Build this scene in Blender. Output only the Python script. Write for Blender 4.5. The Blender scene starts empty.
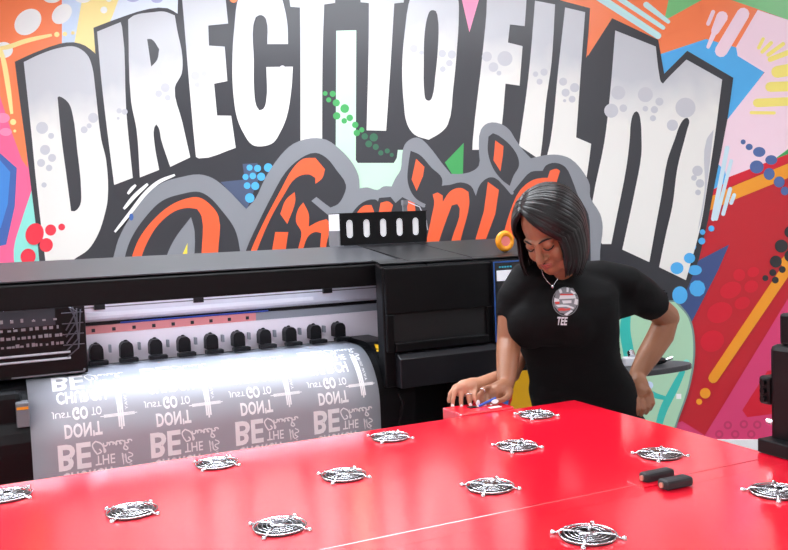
import bpy, bmesh, math, random
from mathutils import Vector, Matrix
from mathutils.geometry import tessellate_polygon
random.seed(7)
PI = math.pi
SC = bpy.context.scene
COL = SC.collection
# ---------------------------------------------------------------- camera
F = 856.8; PITCH = .058; ROLL = -.0388; YAW = .4342
cp, sp, cr, sr = math.cos(PITCH), math.sin(PITCH), math.cos(ROLL), math.sin(ROLL)
FWD = Vector((0, cp, -sp)); UP0 = Vector((0, sp, cp)); R0 = Vector((1, 0, 0))
CR = R0*cr + UP0*sr; CU = -R0*sr + UP0*cr
CAM = Vector((0, 0, 1.45))
cd = bpy.data.cameras.new('camera'); cam = bpy.data.objects.new('camera', cd); COL.objects.link(cam)
m = Matrix.Identity(4)
for i in range(3):
    m[i][0] = CR[i]; m[i][1] = CU[i]; m[i][2] = -FWD[i]; m[i][3] = CAM[i]
cam.matrix_world = m
cd.sensor_width = 36; cd.lens = 36*F/788; cd.clip_start = .02
SC.camera = cam
# ---------------------------------------------------------------- exposure, world
SC.view_settings.view_transform = 'Standard'; SC.view_settings.look = 'None'
SC.view_settings.gamma = 1; SC.view_settings.use_curve_mapping = False
SC.view_settings.exposure = -0.66
w = bpy.data.worlds.new('world'); SC.world = w; w.use_nodes = True
w.node_tree.nodes['Background'].inputs[0].default_value = (.8, .85, 1, 1)
w.node_tree.nodes['Background'].inputs[1].default_value = .3
PANEL = 27.0            # ceiling lamp brightness

# ---------------------------------------------------------------- helpers
def srgb(r, g, b):
    f = lambda c: (c/255/12.92) if c/255 <= .04045 else ((c/255+.055)/1.055)**2.4
    return (f(r), f(g), f(b), 1)
MATS = {}
def mat(name, col, rough=.5, metal=0, spec=.5, ior=None, coat=0, noise=0, nscale=8, bump=0, bscale=60, emit=0, stretch=None):
    if name in MATS: return MATS[name]
    M = bpy.data.materials.new(name); M.use_nodes = True; nt = M.node_tree; b = nt.nodes['Principled BSDF']
    c = srgb(*col)
    b.inputs['Base Color'].default_value = c
    b.inputs['Roughness'].default_value = rough; b.inputs['Metallic'].default_value = metal
    b.inputs['Specular IOR Level'].default_value = spec
    if ior: b.inputs['IOR'].default_value = ior
    if coat: b.inputs['Coat Weight'].default_value = coat; b.inputs['Coat Roughness'].default_value = .06
    if emit:
        b.inputs['Emission Color'].default_value = c; b.inputs['Emission Strength'].default_value = emit
    tc = nt.nodes.new('ShaderNodeTexCoord')
    src = tc.outputs['Object']
    if stretch:
        mp = nt.nodes.new('ShaderNodeMapping'); mp.inputs['Scale'].default_value = stretch
        nt.links.new(src, mp.inputs[0]); src = mp.outputs[0]
    if noise:
        n = nt.nodes.new('ShaderNodeTexNoise'); n.inputs['Scale'].default_value = nscale; n.inputs['Detail'].default_value = 4
        nt.links.new(src, n.inputs['Vector'])
        mx = nt.nodes.new('ShaderNodeMix'); mx.data_type = 'RGBA'
        mx.inputs[6].default_value = tuple(x*(1-noise) for x in c[:3])+(1,)
        mx.inputs[7].default_value = tuple(min(1, x*(1+noise)) for x in c[:3])+(1,)
        nt.links.new(n.outputs['Fac'], mx.inputs[0]); nt.links.new(mx.outputs[2], b.inputs['Base Color'])
    if bump:
        n2 = nt.nodes.new('ShaderNodeTexNoise'); n2.inputs['Scale'].default_value = bscale
        nt.links.new(src, n2.inputs['Vector'])
        bp = nt.nodes.new('ShaderNodeBump'); bp.inputs['Strength'].default_value = bump; bp.inputs['Distance'].default_value = .01
        nt.links.new(n2.outputs['Fac'], bp.inputs['Height']); nt.links.new(bp.outputs[0], b.inputs['Normal'])
    MATS[name] = M
    return M
def tag(o, label=None, cat=None, group=None, kind=None):
    if label: o['label'] = label
    if cat: o['category'] = cat
    if group: o['group'] = group
    if kind: o['kind'] = kind
    return o
def empty(name, loc=(0, 0, 0), rz=0, parent=None):
    o = bpy.data.objects.new(name, None); COL.objects.link(o); o.location = loc; o.rotation_euler = (0, 0, rz)
    o.empty_display_size = .05
    if parent: o.parent = parent
    return o
def obj(name, bm, mats, parent=None, smooth=False, bevel=0, fix=True):
    me = bpy.data.meshes.new(name)
    if fix: bmesh.ops.recalc_face_normals(bm, faces=bm.faces[:])
    bm.to_mesh(me); bm.free()
    if not isinstance(mats, (list, tuple)): mats = [mats]
    for x in mats: me.materials.append(x)
    if smooth:
        for p in me.polygons: p.use_smooth = True
    o = bpy.data.objects.new(name, me); COL.objects.link(o)
    if parent: o.parent = parent
    if bevel:
        b = o.modifiers.new('bevel', 'BEVEL'); b.width = bevel; b.segments = 2; b.limit_method = 'ANGLE'
    return o
def bx(bm, x0, x1, y0, y1, z0, z1, mi=0):
    vs = [bm.verts.new((x, y, z)) for x in (x0, x1) for y in (y0, y1) for z in (z0, z1)]
    for f in ((0, 1, 3, 2), (4, 6, 7, 5), (0, 4, 5, 1), (2, 3, 7, 6), (0, 2, 6, 4), (1, 5, 7, 3)):
        bm.faces.new([vs[i] for i in f]).material_index = mi
def B(*args, mi=0):
    bm = bmesh.new(); bx(bm, *args, mi=mi); return bm
def prism(bm, pts, axis, a0, a1, mi=0):
    """pts 2-D polygon in the plane across 'axis' (x: pts=(y,z); z: pts=(x,y))"""
    mk = (lambda p, a: (a, p[0], p[1])) if axis == 'x' else (lambda p, a: (p[0], a, p[1])) if axis == 'y' else (lambda p, a: (p[0], p[1], a))
    A = [bm.verts.new(mk(p, a0)) for p in pts]; Bv = [bm.verts.new(mk(p, a1)) for p in pts]
    n = len(pts)
    fs = [bm.faces.new(A), bm.faces.new(Bv[::-1])]
    for i in range(n): fs.append(bm.faces.new([A[i], A[(i+1) % n], Bv[(i+1) % n], Bv[i]]))
    for f in fs: f.material_index = mi
def frames(pts):
    T = []
    for i in range(len(pts)):
        a = pts[max(0, i-1)]; b = pts[min(len(pts)-1, i+1)]; T.append((b-a).normalized())
    ref = Vector((0, 0, 1)) if abs(T[0].z) < .9 else Vector((1, 0, 0))
    N = (ref - T[0]*ref.dot(T[0])).normalized(); out = []
    for t in T:
        N = (N - t*N.dot(t)).normalized(); out.append((t, N, t.cross(N)))
    return out
def tube(bm, pts, rad, seg=8, flat=1, caps=True, mi=0, nref=None):
    pts = [Vector(p) for p in pts]
    if not isinstance(rad, (list, tuple)): rad = [rad]*len(pts)
    rings = []
    for i, (p, (t, n, b)) in enumerate(zip(pts, frames(pts))):
        if nref is not None:
            n = (nref - t*nref.dot(t)).normalized(); b = t.cross(n)
        rings.append([bm.verts.new(p + n*math.cos(2*PI*k/seg)*rad[i]*flat + b*math.sin(2*PI*k/seg)*rad[i]) for k in range(seg)])
    for i in range(len(rings)-1):
        for k in range(seg):
            bm.faces.new([rings[i][k], rings[i][(k+1) % seg], rings[i+1][(k+1) % seg], rings[i+1][k]]).material_index = mi
    if caps:
        bm.faces.new(rings[0][::-1]).material_index = mi; bm.faces.new(rings[-1]).material_index = mi
def limb(bm, pts, rad, seg=14):
    """rounded tapered limb, capsule ends"""
    pts = [Vector(p) for p in pts]
    d0 = (pts[0]-pts[1]).normalized(); d1 = (pts[-1]-pts[-2]).normalized()
    P = [pts[0]+d0*rad[0]*.92, pts[0]+d0*rad[0]*.6]+pts+[pts[-1]+d1*rad[-1]*.6, pts[-1]+d1*rad[-1]*.92]
    Rr = [rad[0]*.35, rad[0]*.8]+list(rad)+[rad[-1]*.8, rad[-1]*.35]
    tube(bm, P, Rr, seg)
def ball(bm, c, r, rot=None, u=16, v=10, mi=0):
    if not isinstance(r, (list, tuple)): r = (r, r, r)
    M = Matrix.Translation(Vector(c)) @ (rot.to_4x4() if rot else Matrix.Identity(4)) @ Matrix.Diagonal((r[0], r[1], r[2], 1))
    before = set(bm.faces)
    bmesh.ops.create_uvsphere(bm, u_segments=u, v_segments=v, radius=1, matrix=M)
    if mi:
        for f in bm.faces:
            if f not in before: f.material_index = mi
def cyl(bm, p0, p1, r, seg=20, r1=None, mi=0):
    tube(bm, [p0, p1], [r, r if r1 is None else r1], seg, mi=mi)
def spline(pts, n=5, closed=True, corner=50):
    """Catmull-Rom through 2-D points, sharp turns stay corners"""
    P = [Vector(p) for p in pts]; N = len(P); tan = []
    for i in range(N):
        if not closed and i in (0, N-1): tan.append(None); continue
        a, b, c = P[i-1], P[i], P[(i+1) % N]
        if (b-a).length < 1e-6 or (c-b).length < 1e-6: tan.append(None); continue
        ang = math.degrees((b-a).angle(c-b))
        tan.append(None if ang > corner else ((c-b).normalized()+(b-a).normalized()).normalized())
    out = []
    for i in range(N if closed else N-1):
        p, q = P[i], P[(i+1) % N]; L = (q-p).length
        t0 = (tan[i] if tan[i] is not None else (q-p)/max(L, 1e-9))*L; t1 = (tan[(i+1) % N] if tan[(i+1) % N] is not None else (q-p)/max(L, 1e-9))*L
        if tan[i] is None and tan[(i+1) % N] is None: out.append(p); continue
        for k in range(n):
            s = k/n; s2 = s*s; s3 = s2*s
            out.append(p*(2*s3-3*s2+1)+t0*(s3-2*s2+s)+q*(-2*s3+3*s2)+t1*(s3-s2))
    if not closed: out.append(P[-1])
    return out
def ray(x, y): return FWD + CR*((x-394)/F) - CU*((y-275)/F)
def at(x, y, d): return CAM + ray(x, y)*(d/ray(x, y).y)      # world point at depth d
def remesh(bm, name, voxel, mats, parent=None, smooth=2):
    me = bpy.data.meshes.new(name); bmesh.ops.recalc_face_normals(bm, faces=bm.faces[:]); bm.to_mesh(me); bm.free()
    t = bpy.data.objects.new(name, me); COL.objects.link(t)
    r = t.modifiers.new('r', 'REMESH'); r.mode = 'VOXEL'; r.voxel_size = voxel; r.use_smooth_shade = True
    s = t.modifiers.new('s', 'SMOOTH'); s.factor = .5; s.iterations = smooth
    dg = bpy.context.evaluated_depsgraph_get(); dg.update()
    nm = bpy.data.meshes.new_from_object(t.evaluated_get(dg))
    bpy.data.objects.remove(t); bpy.data.meshes.remove(me)
    nm.name = name; nm.materials.clear()
    for x in (mats if isinstance(mats, (list, tuple)) else [mats]): nm.materials.append(x)
    for p in nm.polygons: p.use_smooth = True
    o = bpy.data.objects.new(name, nm); COL.objects.link(o)
    if parent: o.parent = parent
    return o
def world_to(o, parent):
    """children built in world coordinates under an empty at the base"""
    o.parent = parent; o.matrix_parent_inverse = parent.matrix_world.inverted() if False else (Matrix.Translation(parent.location) @ Matrix.Rotation(parent.rotation_euler.z, 4, 'Z')).inverted()
    return o
def text_mesh(s, bold=0, shear=0, spacing=1.0):
    """letter outlines from the built-in font -> (verts 0..1, faces)"""
    c = bpy.data.curves.new('t', 'FONT'); c.body = s; c.offset = bold; c.shear = shear; c.space_character = spacing; c.resolution_u = 3
    o = bpy.data.objects.new('t', c); COL.objects.link(o)
    dg = bpy.context.evaluated_depsgraph_get(); dg.update()
    me = bpy.data.meshes.new_from_object(o.evaluated_get(dg))
    V = [v.co.copy() for v in me.vertices]; Fc = [list(p.vertices) for p in me.polygons]
    bpy.data.objects.remove(o); bpy.data.curves.remove(c); bpy.data.meshes.remove(me)
    x0 = min(v.x for v in V); x1 = max(v.x for v in V); y0 = min(v.y for v in V); y1 = max(v.y for v in V)
    return [((v.x-x0)/(x1-x0), (v.y-y0)/(y1-y0)) for v in V], Fc

# ---------------------------------------------------------------- room
WY = math.radians(-9)
WD = Vector((math.cos(WY), math.sin(WY), 0)); WN = Vector((math.sin(WY), -math.cos(WY), 0))   # along the mural wall, out of it
rr = ray(740, 439); WP = CAM + rr*((.10-CAM.z)/rr.z)
def wall_uv(x, y):
    d = ray(x, y); t = (WP-CAM).dot(WN)/d.dot(WN); P = CAM + d*t
    return Vector(((P-WP).dot(WD), P.z))
ROOM = empty('room_axes'); bpy.data.objects.remove(ROOM)
RL, RR, RD, CEIL = -5.6, 2.4, 8.6, 3.35
Mroom = Matrix.Translation((WP.x, WP.y, 0)) @ Matrix.Rotation(WY, 4, 'Z')      # local x along wall, local y into the wall
def room_obj(name, bm, m_, **k):
    o = obj(name, bm, m_, **k); o.matrix_world = Mroom; tag(o, kind='structure'); return o
m_white = mat('white_wall_paint', (236, 235, 232), .6)
m_ceil = mat('ceiling_white', (240, 240, 240), .8)
m_floor = mat('grey_floor', (150, 150, 152), .35, noise=.12, nscale=5)
m_wallpaint = mat('charcoal_wall_paint', (56, 56, 62), .42)
room_obj('wall_back', B(RL, RR, 0, .12, 0, CEIL), m_white)
room_obj('wall_left', B(RL-.12, RL, -RD, .12, 0, CEIL), m_white)
room_obj('wall_right', B(RR, RR+.12, -RD, .12, 0, CEIL), m_white)
room_obj('wall_front', B(RL-.12, RR+.12, -RD-.12, -RD, 0, CEIL), m_white)
room_obj('floor', B(RL-.12, RR+.12, -RD-.12, .12, -.1, 0), m_floor)
room_obj('ceiling', B(RL-.12, RR+.12, -RD-.12, .12, CEIL, CEIL+.1), m_ceil)
room_obj('baseboard_back', B(RL, RR, -.016, 0, 0, .10), mat('baseboard_white', (243, 243, 243), .4), bevel=.004)

# ceiling lamps: framed LED panels
m_led = mat('led_diffuser', (243, 249, 255), .5, emit=PANEL)
m_frame = mat('white_metal_frame', (235, 235, 235), .4)
led = None
def lamp(x, y):
    global led
    if led is None:
        e = empty('ceiling_light')
        bm = bmesh.new()
        for a in ((-.62, .62, -.32, -.30), (-.62, .62, .30, .32), (-.62, -.60, -.30, .30), (.60, .62, -.30, .30)): bx(bm, a[0], a[1], a[2], a[3], -.03, 0)
        obj('frame', bm, m_frame, e); obj('diffuser', B(-.6, .6, -.3, .3, -.022, 0), m_led, e); led = e; r = e
    else:
        r = led.copy(); COL.objects.link(r)
        for ch in led.children:
            c = ch.copy(); COL.objects.link(c); c.parent = r
    r.location = Mroom @ Vector((x, y, CEIL)); r.rotation_euler = (0, 0, WY)
    tag(r, 'white framed LED panel lamp set against the ceiling above the room', 'ceiling light', 'LED panels on the ceiling')
for gx in (-4.9, -3.65, -2.4, -1.15): lamp(gx, -2.45)
for gx in (-4.2, -2.7, -1.2, .3): lamp(gx, -7.0)
lamp(1.4, -2.45); lamp(-2.6, -1.0)

# ---------------------------------------------------------------- mural
mural = empty('painted_mural', (WP.x, WP.y, 0), WY)
tag(mural, 'graffiti mural with white block letters and orange script on the back wall', 'mural')
LAYER = 0
class Paint:
    def __init__(s, name, label=None): s.bm = bmesh.new(); s.name = name; s.mats = []; s.label = label
    def mi(s, m_):
        if m_ not in s.mats: s.mats.append(m_)
        return s.mats.index(m_)
    def poly(s, pts, m_, n=5, px=True, smooth=True):
        global LAYER; LAYER += 1
        P = [wall_uv(*p) for p in pts] if px else [Vector(p) for p in pts]
        if smooth: P = spline(P, n)
        off = -.001-LAYER*.00006
        V = [s.bm.verts.new((p.x, off, p.y)) for p in P]
        for t in tessellate_polygon([[Vector((p.x, p.y, 0)) for p in P]]):
            try: f = s.bm.faces.new([V[i] for i in t]); f.material_index = s.mi(m_)
            except ValueError: pass
    def dot(s, x, y, rx, m_, ry=None, rot=0):
        ry = ry or rx; c, sn = math.cos(rot), math.sin(rot)
        s.poly([(x+rx*math.cos(a)*c-ry*math.sin(a)*sn, y+rx*math.cos(a)*sn+ry*math.sin(a)*c) for a in [2*PI*k/14 for k in range(14)]], m_, 2)
    def cap(s, p, q, r, m_, r1=None):
        r1 = r if r1 is None else r1
        d = math.atan2(q[1]-p[1], q[0]-p[0])
        pts = [(p[0]+r*math.cos(d+PI/2+PI*k/5), p[1]+r*math.sin(d+PI/2+PI*k/5)) for k in range(6)]
        pts += [(q[0]+r1*math.cos(d-PI/2+PI*k/5), q[1]+r1*math.sin(d-PI/2+PI*k/5)) for k in range(6)]
        s.poly(pts, m_, smooth=False)
    def line(s, pts, w_, m_):
        P = spline(pts, 5, closed=False); L = []; R_ = []; N = len(P)
        for i in range(N):
            t = (P[min(i+1, N-1)]-P[max(i-1, 0)]).normalized(); nn = Vector((-t.y, t.x)); k = w_*(.35+.65*math.sin(PI*min(1, max(0, (i+.5)/N)))**.5)
            L.append(P[i]+nn*k); R_.append(P[i]-nn*k)
        s.poly([tuple(p) for p in L+R_[::-1]], m_, smooth=False)
    def done(s):
        o = obj(s.name, s.bm, s.mats, mural, fix=False)
        if s.label: o['label'] = s.label
        return o
def pm(name, c, **k): return mat('paint_'+name, c, .28, ior=1.55, noise=.05, nscale=3, **k)
DK = pm('charcoal', (46, 46, 52)); GR = pm('grey', (134, 136, 142)); ORS = pm('script_orange', (244, 96, 52))
OR1 = pm('orange', (252, 128, 74)); OR2 = pm('peach', (250, 150, 104)); PK = pm('hot_pink', (252, 98, 146)); PKL = pm('pink_light', (253, 140, 178))
BL1 = pm('blue_dark', (58, 98, 172)); BL2 = pm('blue', (60, 136, 214)); SKY = pm('sky_blue', (78, 174, 234)); PALE = pm('pale_blue', (205, 222, 244))
YEL = pm('pale_yellow', (254, 228, 150)); TEA = pm('teal_light', (142, 228, 214)); RD = pm('blob_red', (236, 44, 66)); WH = pm('white', (243, 242, 240))
BLUSH = pm('blush', (248, 216, 228)); CRIM = pm('crimson', (196, 22, 38)); CRIM2 = pm('crimson_bright', (214, 14, 44)); AMB = pm('amber', (242, 156, 34)); MAG = pm('magenta', (220, 62, 114))
NAVY = pm('navy', (58, 78, 130)); NAVYL = pm('navy_dots', (78, 104, 160)); MINT = pm('mint', (196, 232, 204)); TEAL = pm('teal', (56, 190, 178)); GRN = pm('green', (60, 160, 84)); GRD = pm('green_dark', (46, 104, 74))
GRL = pm('grass', (122, 196, 126)); YL2 = pm('yellow', (252, 232, 120)); LB = pm('ice', (206, 228, 238)); AQ = pm('aqua_stripe', (198, 236, 236)); GOLD = pm('gold', (196, 146, 14)); LILAC = pm('lilac', (178, 180, 218))
BLK = pm('black', (40, 38, 42)); BUB = pm('bubble_grey', (196, 195, 200)); SLATE = pm('slate_blue', (72, 84, 112)); MAG2 = pm('magenta_dark', (196, 50, 96))

bg = Paint('paint_background', 'bright abstract colour fields')
P_ = bg.poly
P_([(-260, -150), (400, -150), (400, 700), (-260, 700)], PK, smooth=False)
P_([(380, -150), (1000, -150), (1000, 700), (380, 700)], CRIM, smooth=False)
P_([(-120, -60), (62, -60), (62, 44), (20, 70), (28, 168), (22, 160), (11, 130), (0, 96), (-60, 60)], OR1, smooth=False)
P_([(62, -60), (100, -60), (76, 45), (62, 48)], PALE, smooth=False)
P_([(100, -60), (140, -60), (113, 15), (100, 60), (74, 46), (82, 0)], YEL, smooth=False)
P_([(140, -60), (190, -60), (190, 30), (104, 36), (113, 15)], pm('cool_white', (222, 230, 242)), smooth=False)
bg.dot(133, -2, 7, LILAC, 4); bg.dot(157, -1, 6, LILAC, 4)
bg.dot(28, 22, 15, WH, 11.5, -.75); bg.dot(62, 14, 11.5, WH, 8.5, -.8); bg.dot(4, 50, 9, WH, 8); bg.dot(52, -2, 9, WH, 5); bg.dot(83, -3, 9, WH, 6); bg.dot(104, 10, 3.4, WH); bg.dot(109, -1, 3, WH)
bg.line([(-4, 49), (8, 47), (26, 41), (52, 35)], 2.4, YEL); bg.line([(0, 47), (4, 62), (8, 85), (12, 114)], 2.6, YEL); bg.dot(57, 34.5, 2.6, YEL); bg.dot(65, 34, 2.2, YEL); bg.dot(73, 33, 1.8, YEL); bg.dot(13.3, 122, 3, YEL); bg.dot(15, 131, 1.5, YEL)
bg.dot(3, 118, 7, PKL, 5); bg.dot(6, 132, 6, PKL, 4)
P_([(-60, 120), (0, 153), (17, 168), (15, 206), (6.4, 244.5), (0, 246), (-60, 240)], BL1, smooth=False)
P_([(-60, 132), (0, 160), (10.5, 172), (8, 204), (1, 228), (-60, 224)], BL2, smooth=False)
P_([(32, 190), (38, 230), (41, 290), (19, 290), (14, 250), (22, 220)], TEA)
# right side
P_([(585, -60), (830, -60), (830, 30), (757, 10), (736, 56), (705, 42), (661, 56), (600, 60), (585, 60)], OR1, smooth=False)
P_([(672, -60), (760, -60), (702, 0), (664, 21), (668, 2)], GRL, smooth=False)
P_([(720, -60), (830, -60), (830, 42), (788, 20), (757, 9), (731, 0)], GRL, smooth=False)
P_([(655, 56), (661, 54), (706, 39), (738, 48), (745, 55), (764, 72.5), (727, 122), (700, 122), (655, 95)], SKY, smooth=False)
P_([(757.5, 10), (788, 20), (850, 40), (850, 130), (788, 160), (712, 186), (727, 120), (764.5, 72.5), (737.6, 56), (736, 47)], BLUSH, smooth=False)
bg.cap((743, 14), (721, 51), 6.3, BLUSH); bg.cap((722, 17), (715, 31), 5.8, BLUSH, 4); bg.cap((714, 33), (708, 47), 2.6, BLUSH, 1.8); bg.cap((713, 12), (708, 24), 2, BLUSH)
for a_, b_, r_ in (((560, -28), (658, 36), 4.5), ((600, -14), (663, 28), 3), ((646, 5), (668, 22), 3), ((560, -10), (604, 6), 2.5)): bg.cap(a_, b_, r_, AQ, r_*.7)
bg.cap((672, -2), (667, 7), 4.2, PALE); bg.cap((626, -6), (650, 10), 1.8, PKL, 1)
for a_, b_, r_ in (((763, 39), (758.5, 48), 1.7), ((771, 43), (762, 52), 1.9), ((783, 44), (768, 55), 2), ((800, 48), (770, 59.5), 2.6), ((800, 68), (777, 72), 6), ((800, 86), (770, 87), 5), ((800, 101), (757, 103), 4.3), ((774, 113), (751, 112.7), 1.6)): bg.cap(a_, b_, r_, YL2)
P_([(776, 158), (800, 140), (800, 165), (775, 160)], GRN, smooth=False)
P_([(715, 186), (729, 177), (788, 154), (850, 130), (850, 170), (788, 163), (729, 187), (706, 205)], CRIM2, smooth=False)
P_([(712, 196), (738, 184), (788, 163.5), (850, 138), (850, 152), (788, 178), (736, 199), (706, 212)], AMB, smooth=False)
bg.poly([(714, 168), (718, 164), (725, 171), (727, 182), (712, 190)], SKY, smooth=False)
for x, y, a_, b_ in ((743, 142, 2.5, 2.5), (749, 147, 3.5, 3.2), (759, 152, 6.2, 5), (771, 160, 6, 4.8), (756.5, 167, 7, 6.5), (769, 174, 5.5, 6), (779, 182, 5.5, 5.5), (784.5, 191, 4, 4.3)): bg.dot(x, y, a_, NAVYL, b_)
for a_, b_, r_ in (((727, 148), (713, 219), 2.2), ((731, 161), (716, 219), 1.8), ((730, 189), (723, 214), 2), ((734, 195), (731, 203), 1.9)): bg.cap(a_, b_, r_, LB)
P_([(729, 244.5), (699, 260), (680, 285), (676, 330), (692, 321), (718, 270)], NAVY, smooth=False)
for x, y, a_, b_ in ((739, 275, 6, 6), (753, 272, 6, 5), (730.5, 290, 11, 8), (751, 286.5, 7, 6), (742, 303, 8, 6), (719.5, 312.5, 13, 10), (712, 341, 12, 10.5)): bg.dot(x, y, a_, CRIM2, b_, -.4)
P_([(850, 210), (788, 298), (720, 410), (680, 475), (850, 475)], MAG, smooth=False)
P_([(672, 424), (682, 421), (703, 434), (712, 446), (700, 480), (660, 480)], MAG, smooth=False)
P_([(767, 371), (742, 410), (747, 417), (771, 414), (800, 418), (800, 362)], CRIM2, smooth=False)
for x, y in ((727.6, 425), (743.6, 424), (757, 424.5), (735, 434), (751, 434), (719, 434)): bg.dot(x, y, 4.2, MAG2); bg.dot(x, y, 2.2, MAG)
bg.cap((806, 240), (713, 378), 5.6, AMB, 5); bg.dot(705, 393, 5.3, AMB); bg.dot(699, 401.5, 3, AMB)
P_([(779, 262), (800, 236), (800, 282), (786, 272)], AMB)
for x, y, r_ in ((781, 246, 6.5), (775.5, 261.5, 6), (790, 232, 6), (782, 269.5, 3.4), (790, 256, 6), (772.5, 272.5, 3.5), (775, 280, 3.4), (765, 278, 3)): bg.dot(x, y, r_, BLK)
# big charcoal mass behind the lettering
P_([(15.5, 62), (28, 56), (40, 51), (60, 44), (74, 42.5), (86, 46), (96, 54), (94, 28), (126, 16), (150, 9), (168, 8.5), (178, 14), (180, -60), (590, -60), (590, 8), (586, 58), (612, 18.5), (658, 40), (664, 74), (687, 51), (733, 78), (727, 120), (715, 181), (699, 258), (688, 286), (676, 312), (640, 318), (630, 330), (560, 345), (40, 345), (40, 262), (32, 190), (25.5, 138), (20, 98)], DK, n=2)
P_([(462, -20), (479, -20), (479, 0), (469.5, 32.6), (462, 0)], PKL, smooth=False)
P_([(640, 13), (642, 0), (642, -60), (588, -60), (588, 10), (587.5, 56), (598, 38), (612, 18)], OR2, smooth=False) if False else None
P_([(590, 8.5), (560, 0.5), (556, -60), (700, -60), (700, 20), (661, 38), (612, 18.5), (588, 56)], OR1, smooth=False)
for a_, b_, r_ in (((560, -28), (658, 36), 4.5), ((600, -14), (663, 28), 3)): bg.cap(a_, b_, r_, AQ, r_*.7)
P_([(668, -60), (700, -60), (702, 0), (664, 21), (668, 2)], GRL, smooth=False); bg.cap((646, 5), (668, 22), 3, AQ, 2)
P_([(336.6, 31), (356.5, 30.5), (356, 160), (358, 163), (394, 163), (397, 158), (398, 150), (410, 150), (405, 190), (359, 200), (340, 180), (336, 148)], MINT, smooth=False)
for x, y, r_ in ((325.5, 93.6, 2.3), (333, 94, 3), (329, 100, 2.5), (336.6, 103, 3.6), (345, 108.7, 4.4), (337, 116, 3.7), (350, 118, 3.3), (344.5, 121, 2.8), (355.5, 125, 3.2), (362, 130, 2.6), (357, 133, 3.2)): bg.dot(x, y, r_, GRN)
for x, y, r_ in ((365, 136.5, 3.2), (374, 137.5, 4.1), (369, 144, 3.4), (376, 147, 3), (381, 153, 2.6), (387.5, 151, 2.5), (392, 155, 2)): bg.dot(x, y, r_, GRD)
P_([(463.8, 143), (463, 175), (452, 174), (445, 162.6)], GRN, smooth=False)
P_([(221, 182), (251, 179), (262, 172), (247, 210)], SLATE, smooth=False); P_([(243, 164), (258, 163), (256, 182), (246, 186)], SLATE, smooth=False)
for x, y, r_ in ((250, 167.7, 3), (258, 168.4, 3.5), (268.7, 167.7, 4.3), (246, 177, 3), (253.2, 176, 3.2), (261.6, 176.8, 4), (247.6, 185.7, 3.3), (255.7, 186, 4), (250.2, 198, 4.7)): bg.dot(x, y, r_, SKY)
bg.dot(234, -1, 4, OR1)
for x, y, a_, b_ in ((711, 228.5, 3, 3), (702.2, 232, 2.7, 2.7), (701.5, 241, 3.4, 3.4), (692, 246.5, 3.9, 4), (689, 258, 5.6, 5.2)): bg.dot(x, y, a_, SKY, b_)
# mint blob behind the woman and what shows under the printer
P_([(600, 470), (604, 345), (618, 318), (650, 302), (676, 300), (690, 318), (695, 348), (690, 385), (677, 424), (664, 470)], pm('slate_line', (120, 150, 140)))
P_([(600, 470), (604, 345), (618, 318), (650, 302), (675, 302), (688, 318), (693, 348), (688, 385), (675, 424), (660, 470)], pm('mint_green', (174, 214, 180)))
bg.line([(628, 300), (625, 330), (629, 360), (622, 400)], 5.5, TEAL); bg.line([(640, 384), (655, 395), (666, 398)], 2.6, TEAL); bg.line([(683, 370), (674, 388), (663, 410), (655, 440)], 4, TEAL)
bg.cap((697, 288), (697, 288.5), 8, SKY); bg.dot(679.6, 295, 7.6, SKY, 8.8); bg.dot(694.5, 270, 7, SKY, 5); bg.dot(676.5, 268, 6.5, SKY, 6); bg.dot(686, 362, 3, TEA); 
P_([(676, 393.5), (681, 393.5), (681, 398.5), (676, 398.5)], WH, smooth=False); bg.dot(649, 385, 4, PALE)
P_([(478, 346), (512, 346), (514, 372), (503, 430), (478, 430)], BL1, smooth=False)
P_([(518, 346), (560, 346), (560, 440), (496, 440), (512, 400)], GOLD, smooth=False)
P_([(520, 350), (530, 350), (530, 374), (523, 364)], WH, smooth=False)
for x, y, a_, b_ in ((35.6, 234, 9, 11), (29, 256.5, 7.5, 8)): bg.dot(x, y, a_, RD, b_, .3)
bg.done()

# block letters, grey fading to white at a painted height
def letter_mat(yb, tag_, x):
    z = wall_uv(x, yb).y
    M = bpy.data.materials.new('paint_letter_'+tag_); M.use_nodes = True; nt = M.node_tree; b = nt.nodes['Principled BSDF']; b.inputs['Roughness'].default_value = .28; b.inputs['IOR'].default_value = 1.55
    tc = nt.nodes.new('ShaderNodeTexCoord'); sx = nt.nodes.new('ShaderNodeSeparateXYZ'); nt.links.new(tc.outputs['Object'], sx.inputs[0])
    n = nt.nodes.new('ShaderNodeTexNoise'); n.inputs['Scale'].default_value = 6; nt.links.new(tc.outputs['Object'], n.inputs['Vector'])
    ma = nt.nodes.new('ShaderNodeMath'); ma.operation = 'MULTIPLY_ADD'; ma.inputs[1].default_value = .25; nt.links.new(n.outputs['Fac'], ma.inputs[0]); nt.links.new(sx.outputs['Z'], ma.inputs[2])
    mr = nt.nodes.new('ShaderNodeMapRange'); mr.inputs['From Min'].default_value = z+.125-.12; mr.inputs['From Max'].default_value = z+.125+.16; nt.links.new(ma.outputs[0], mr.inputs['Value'])
    mx = nt.nodes.new('ShaderNodeMix'); mx.data_type = 'RGBA'; mx.inputs[6].default_value = srgb(233, 230, 224); mx.inputs[7].default_value = srgb(196, 197, 202)
    nt.links.new(mr.outputs[0], mx.inputs[0]); nt.links.new(mx.outputs[2], b.inputs['Base Color'])
    return M
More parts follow.
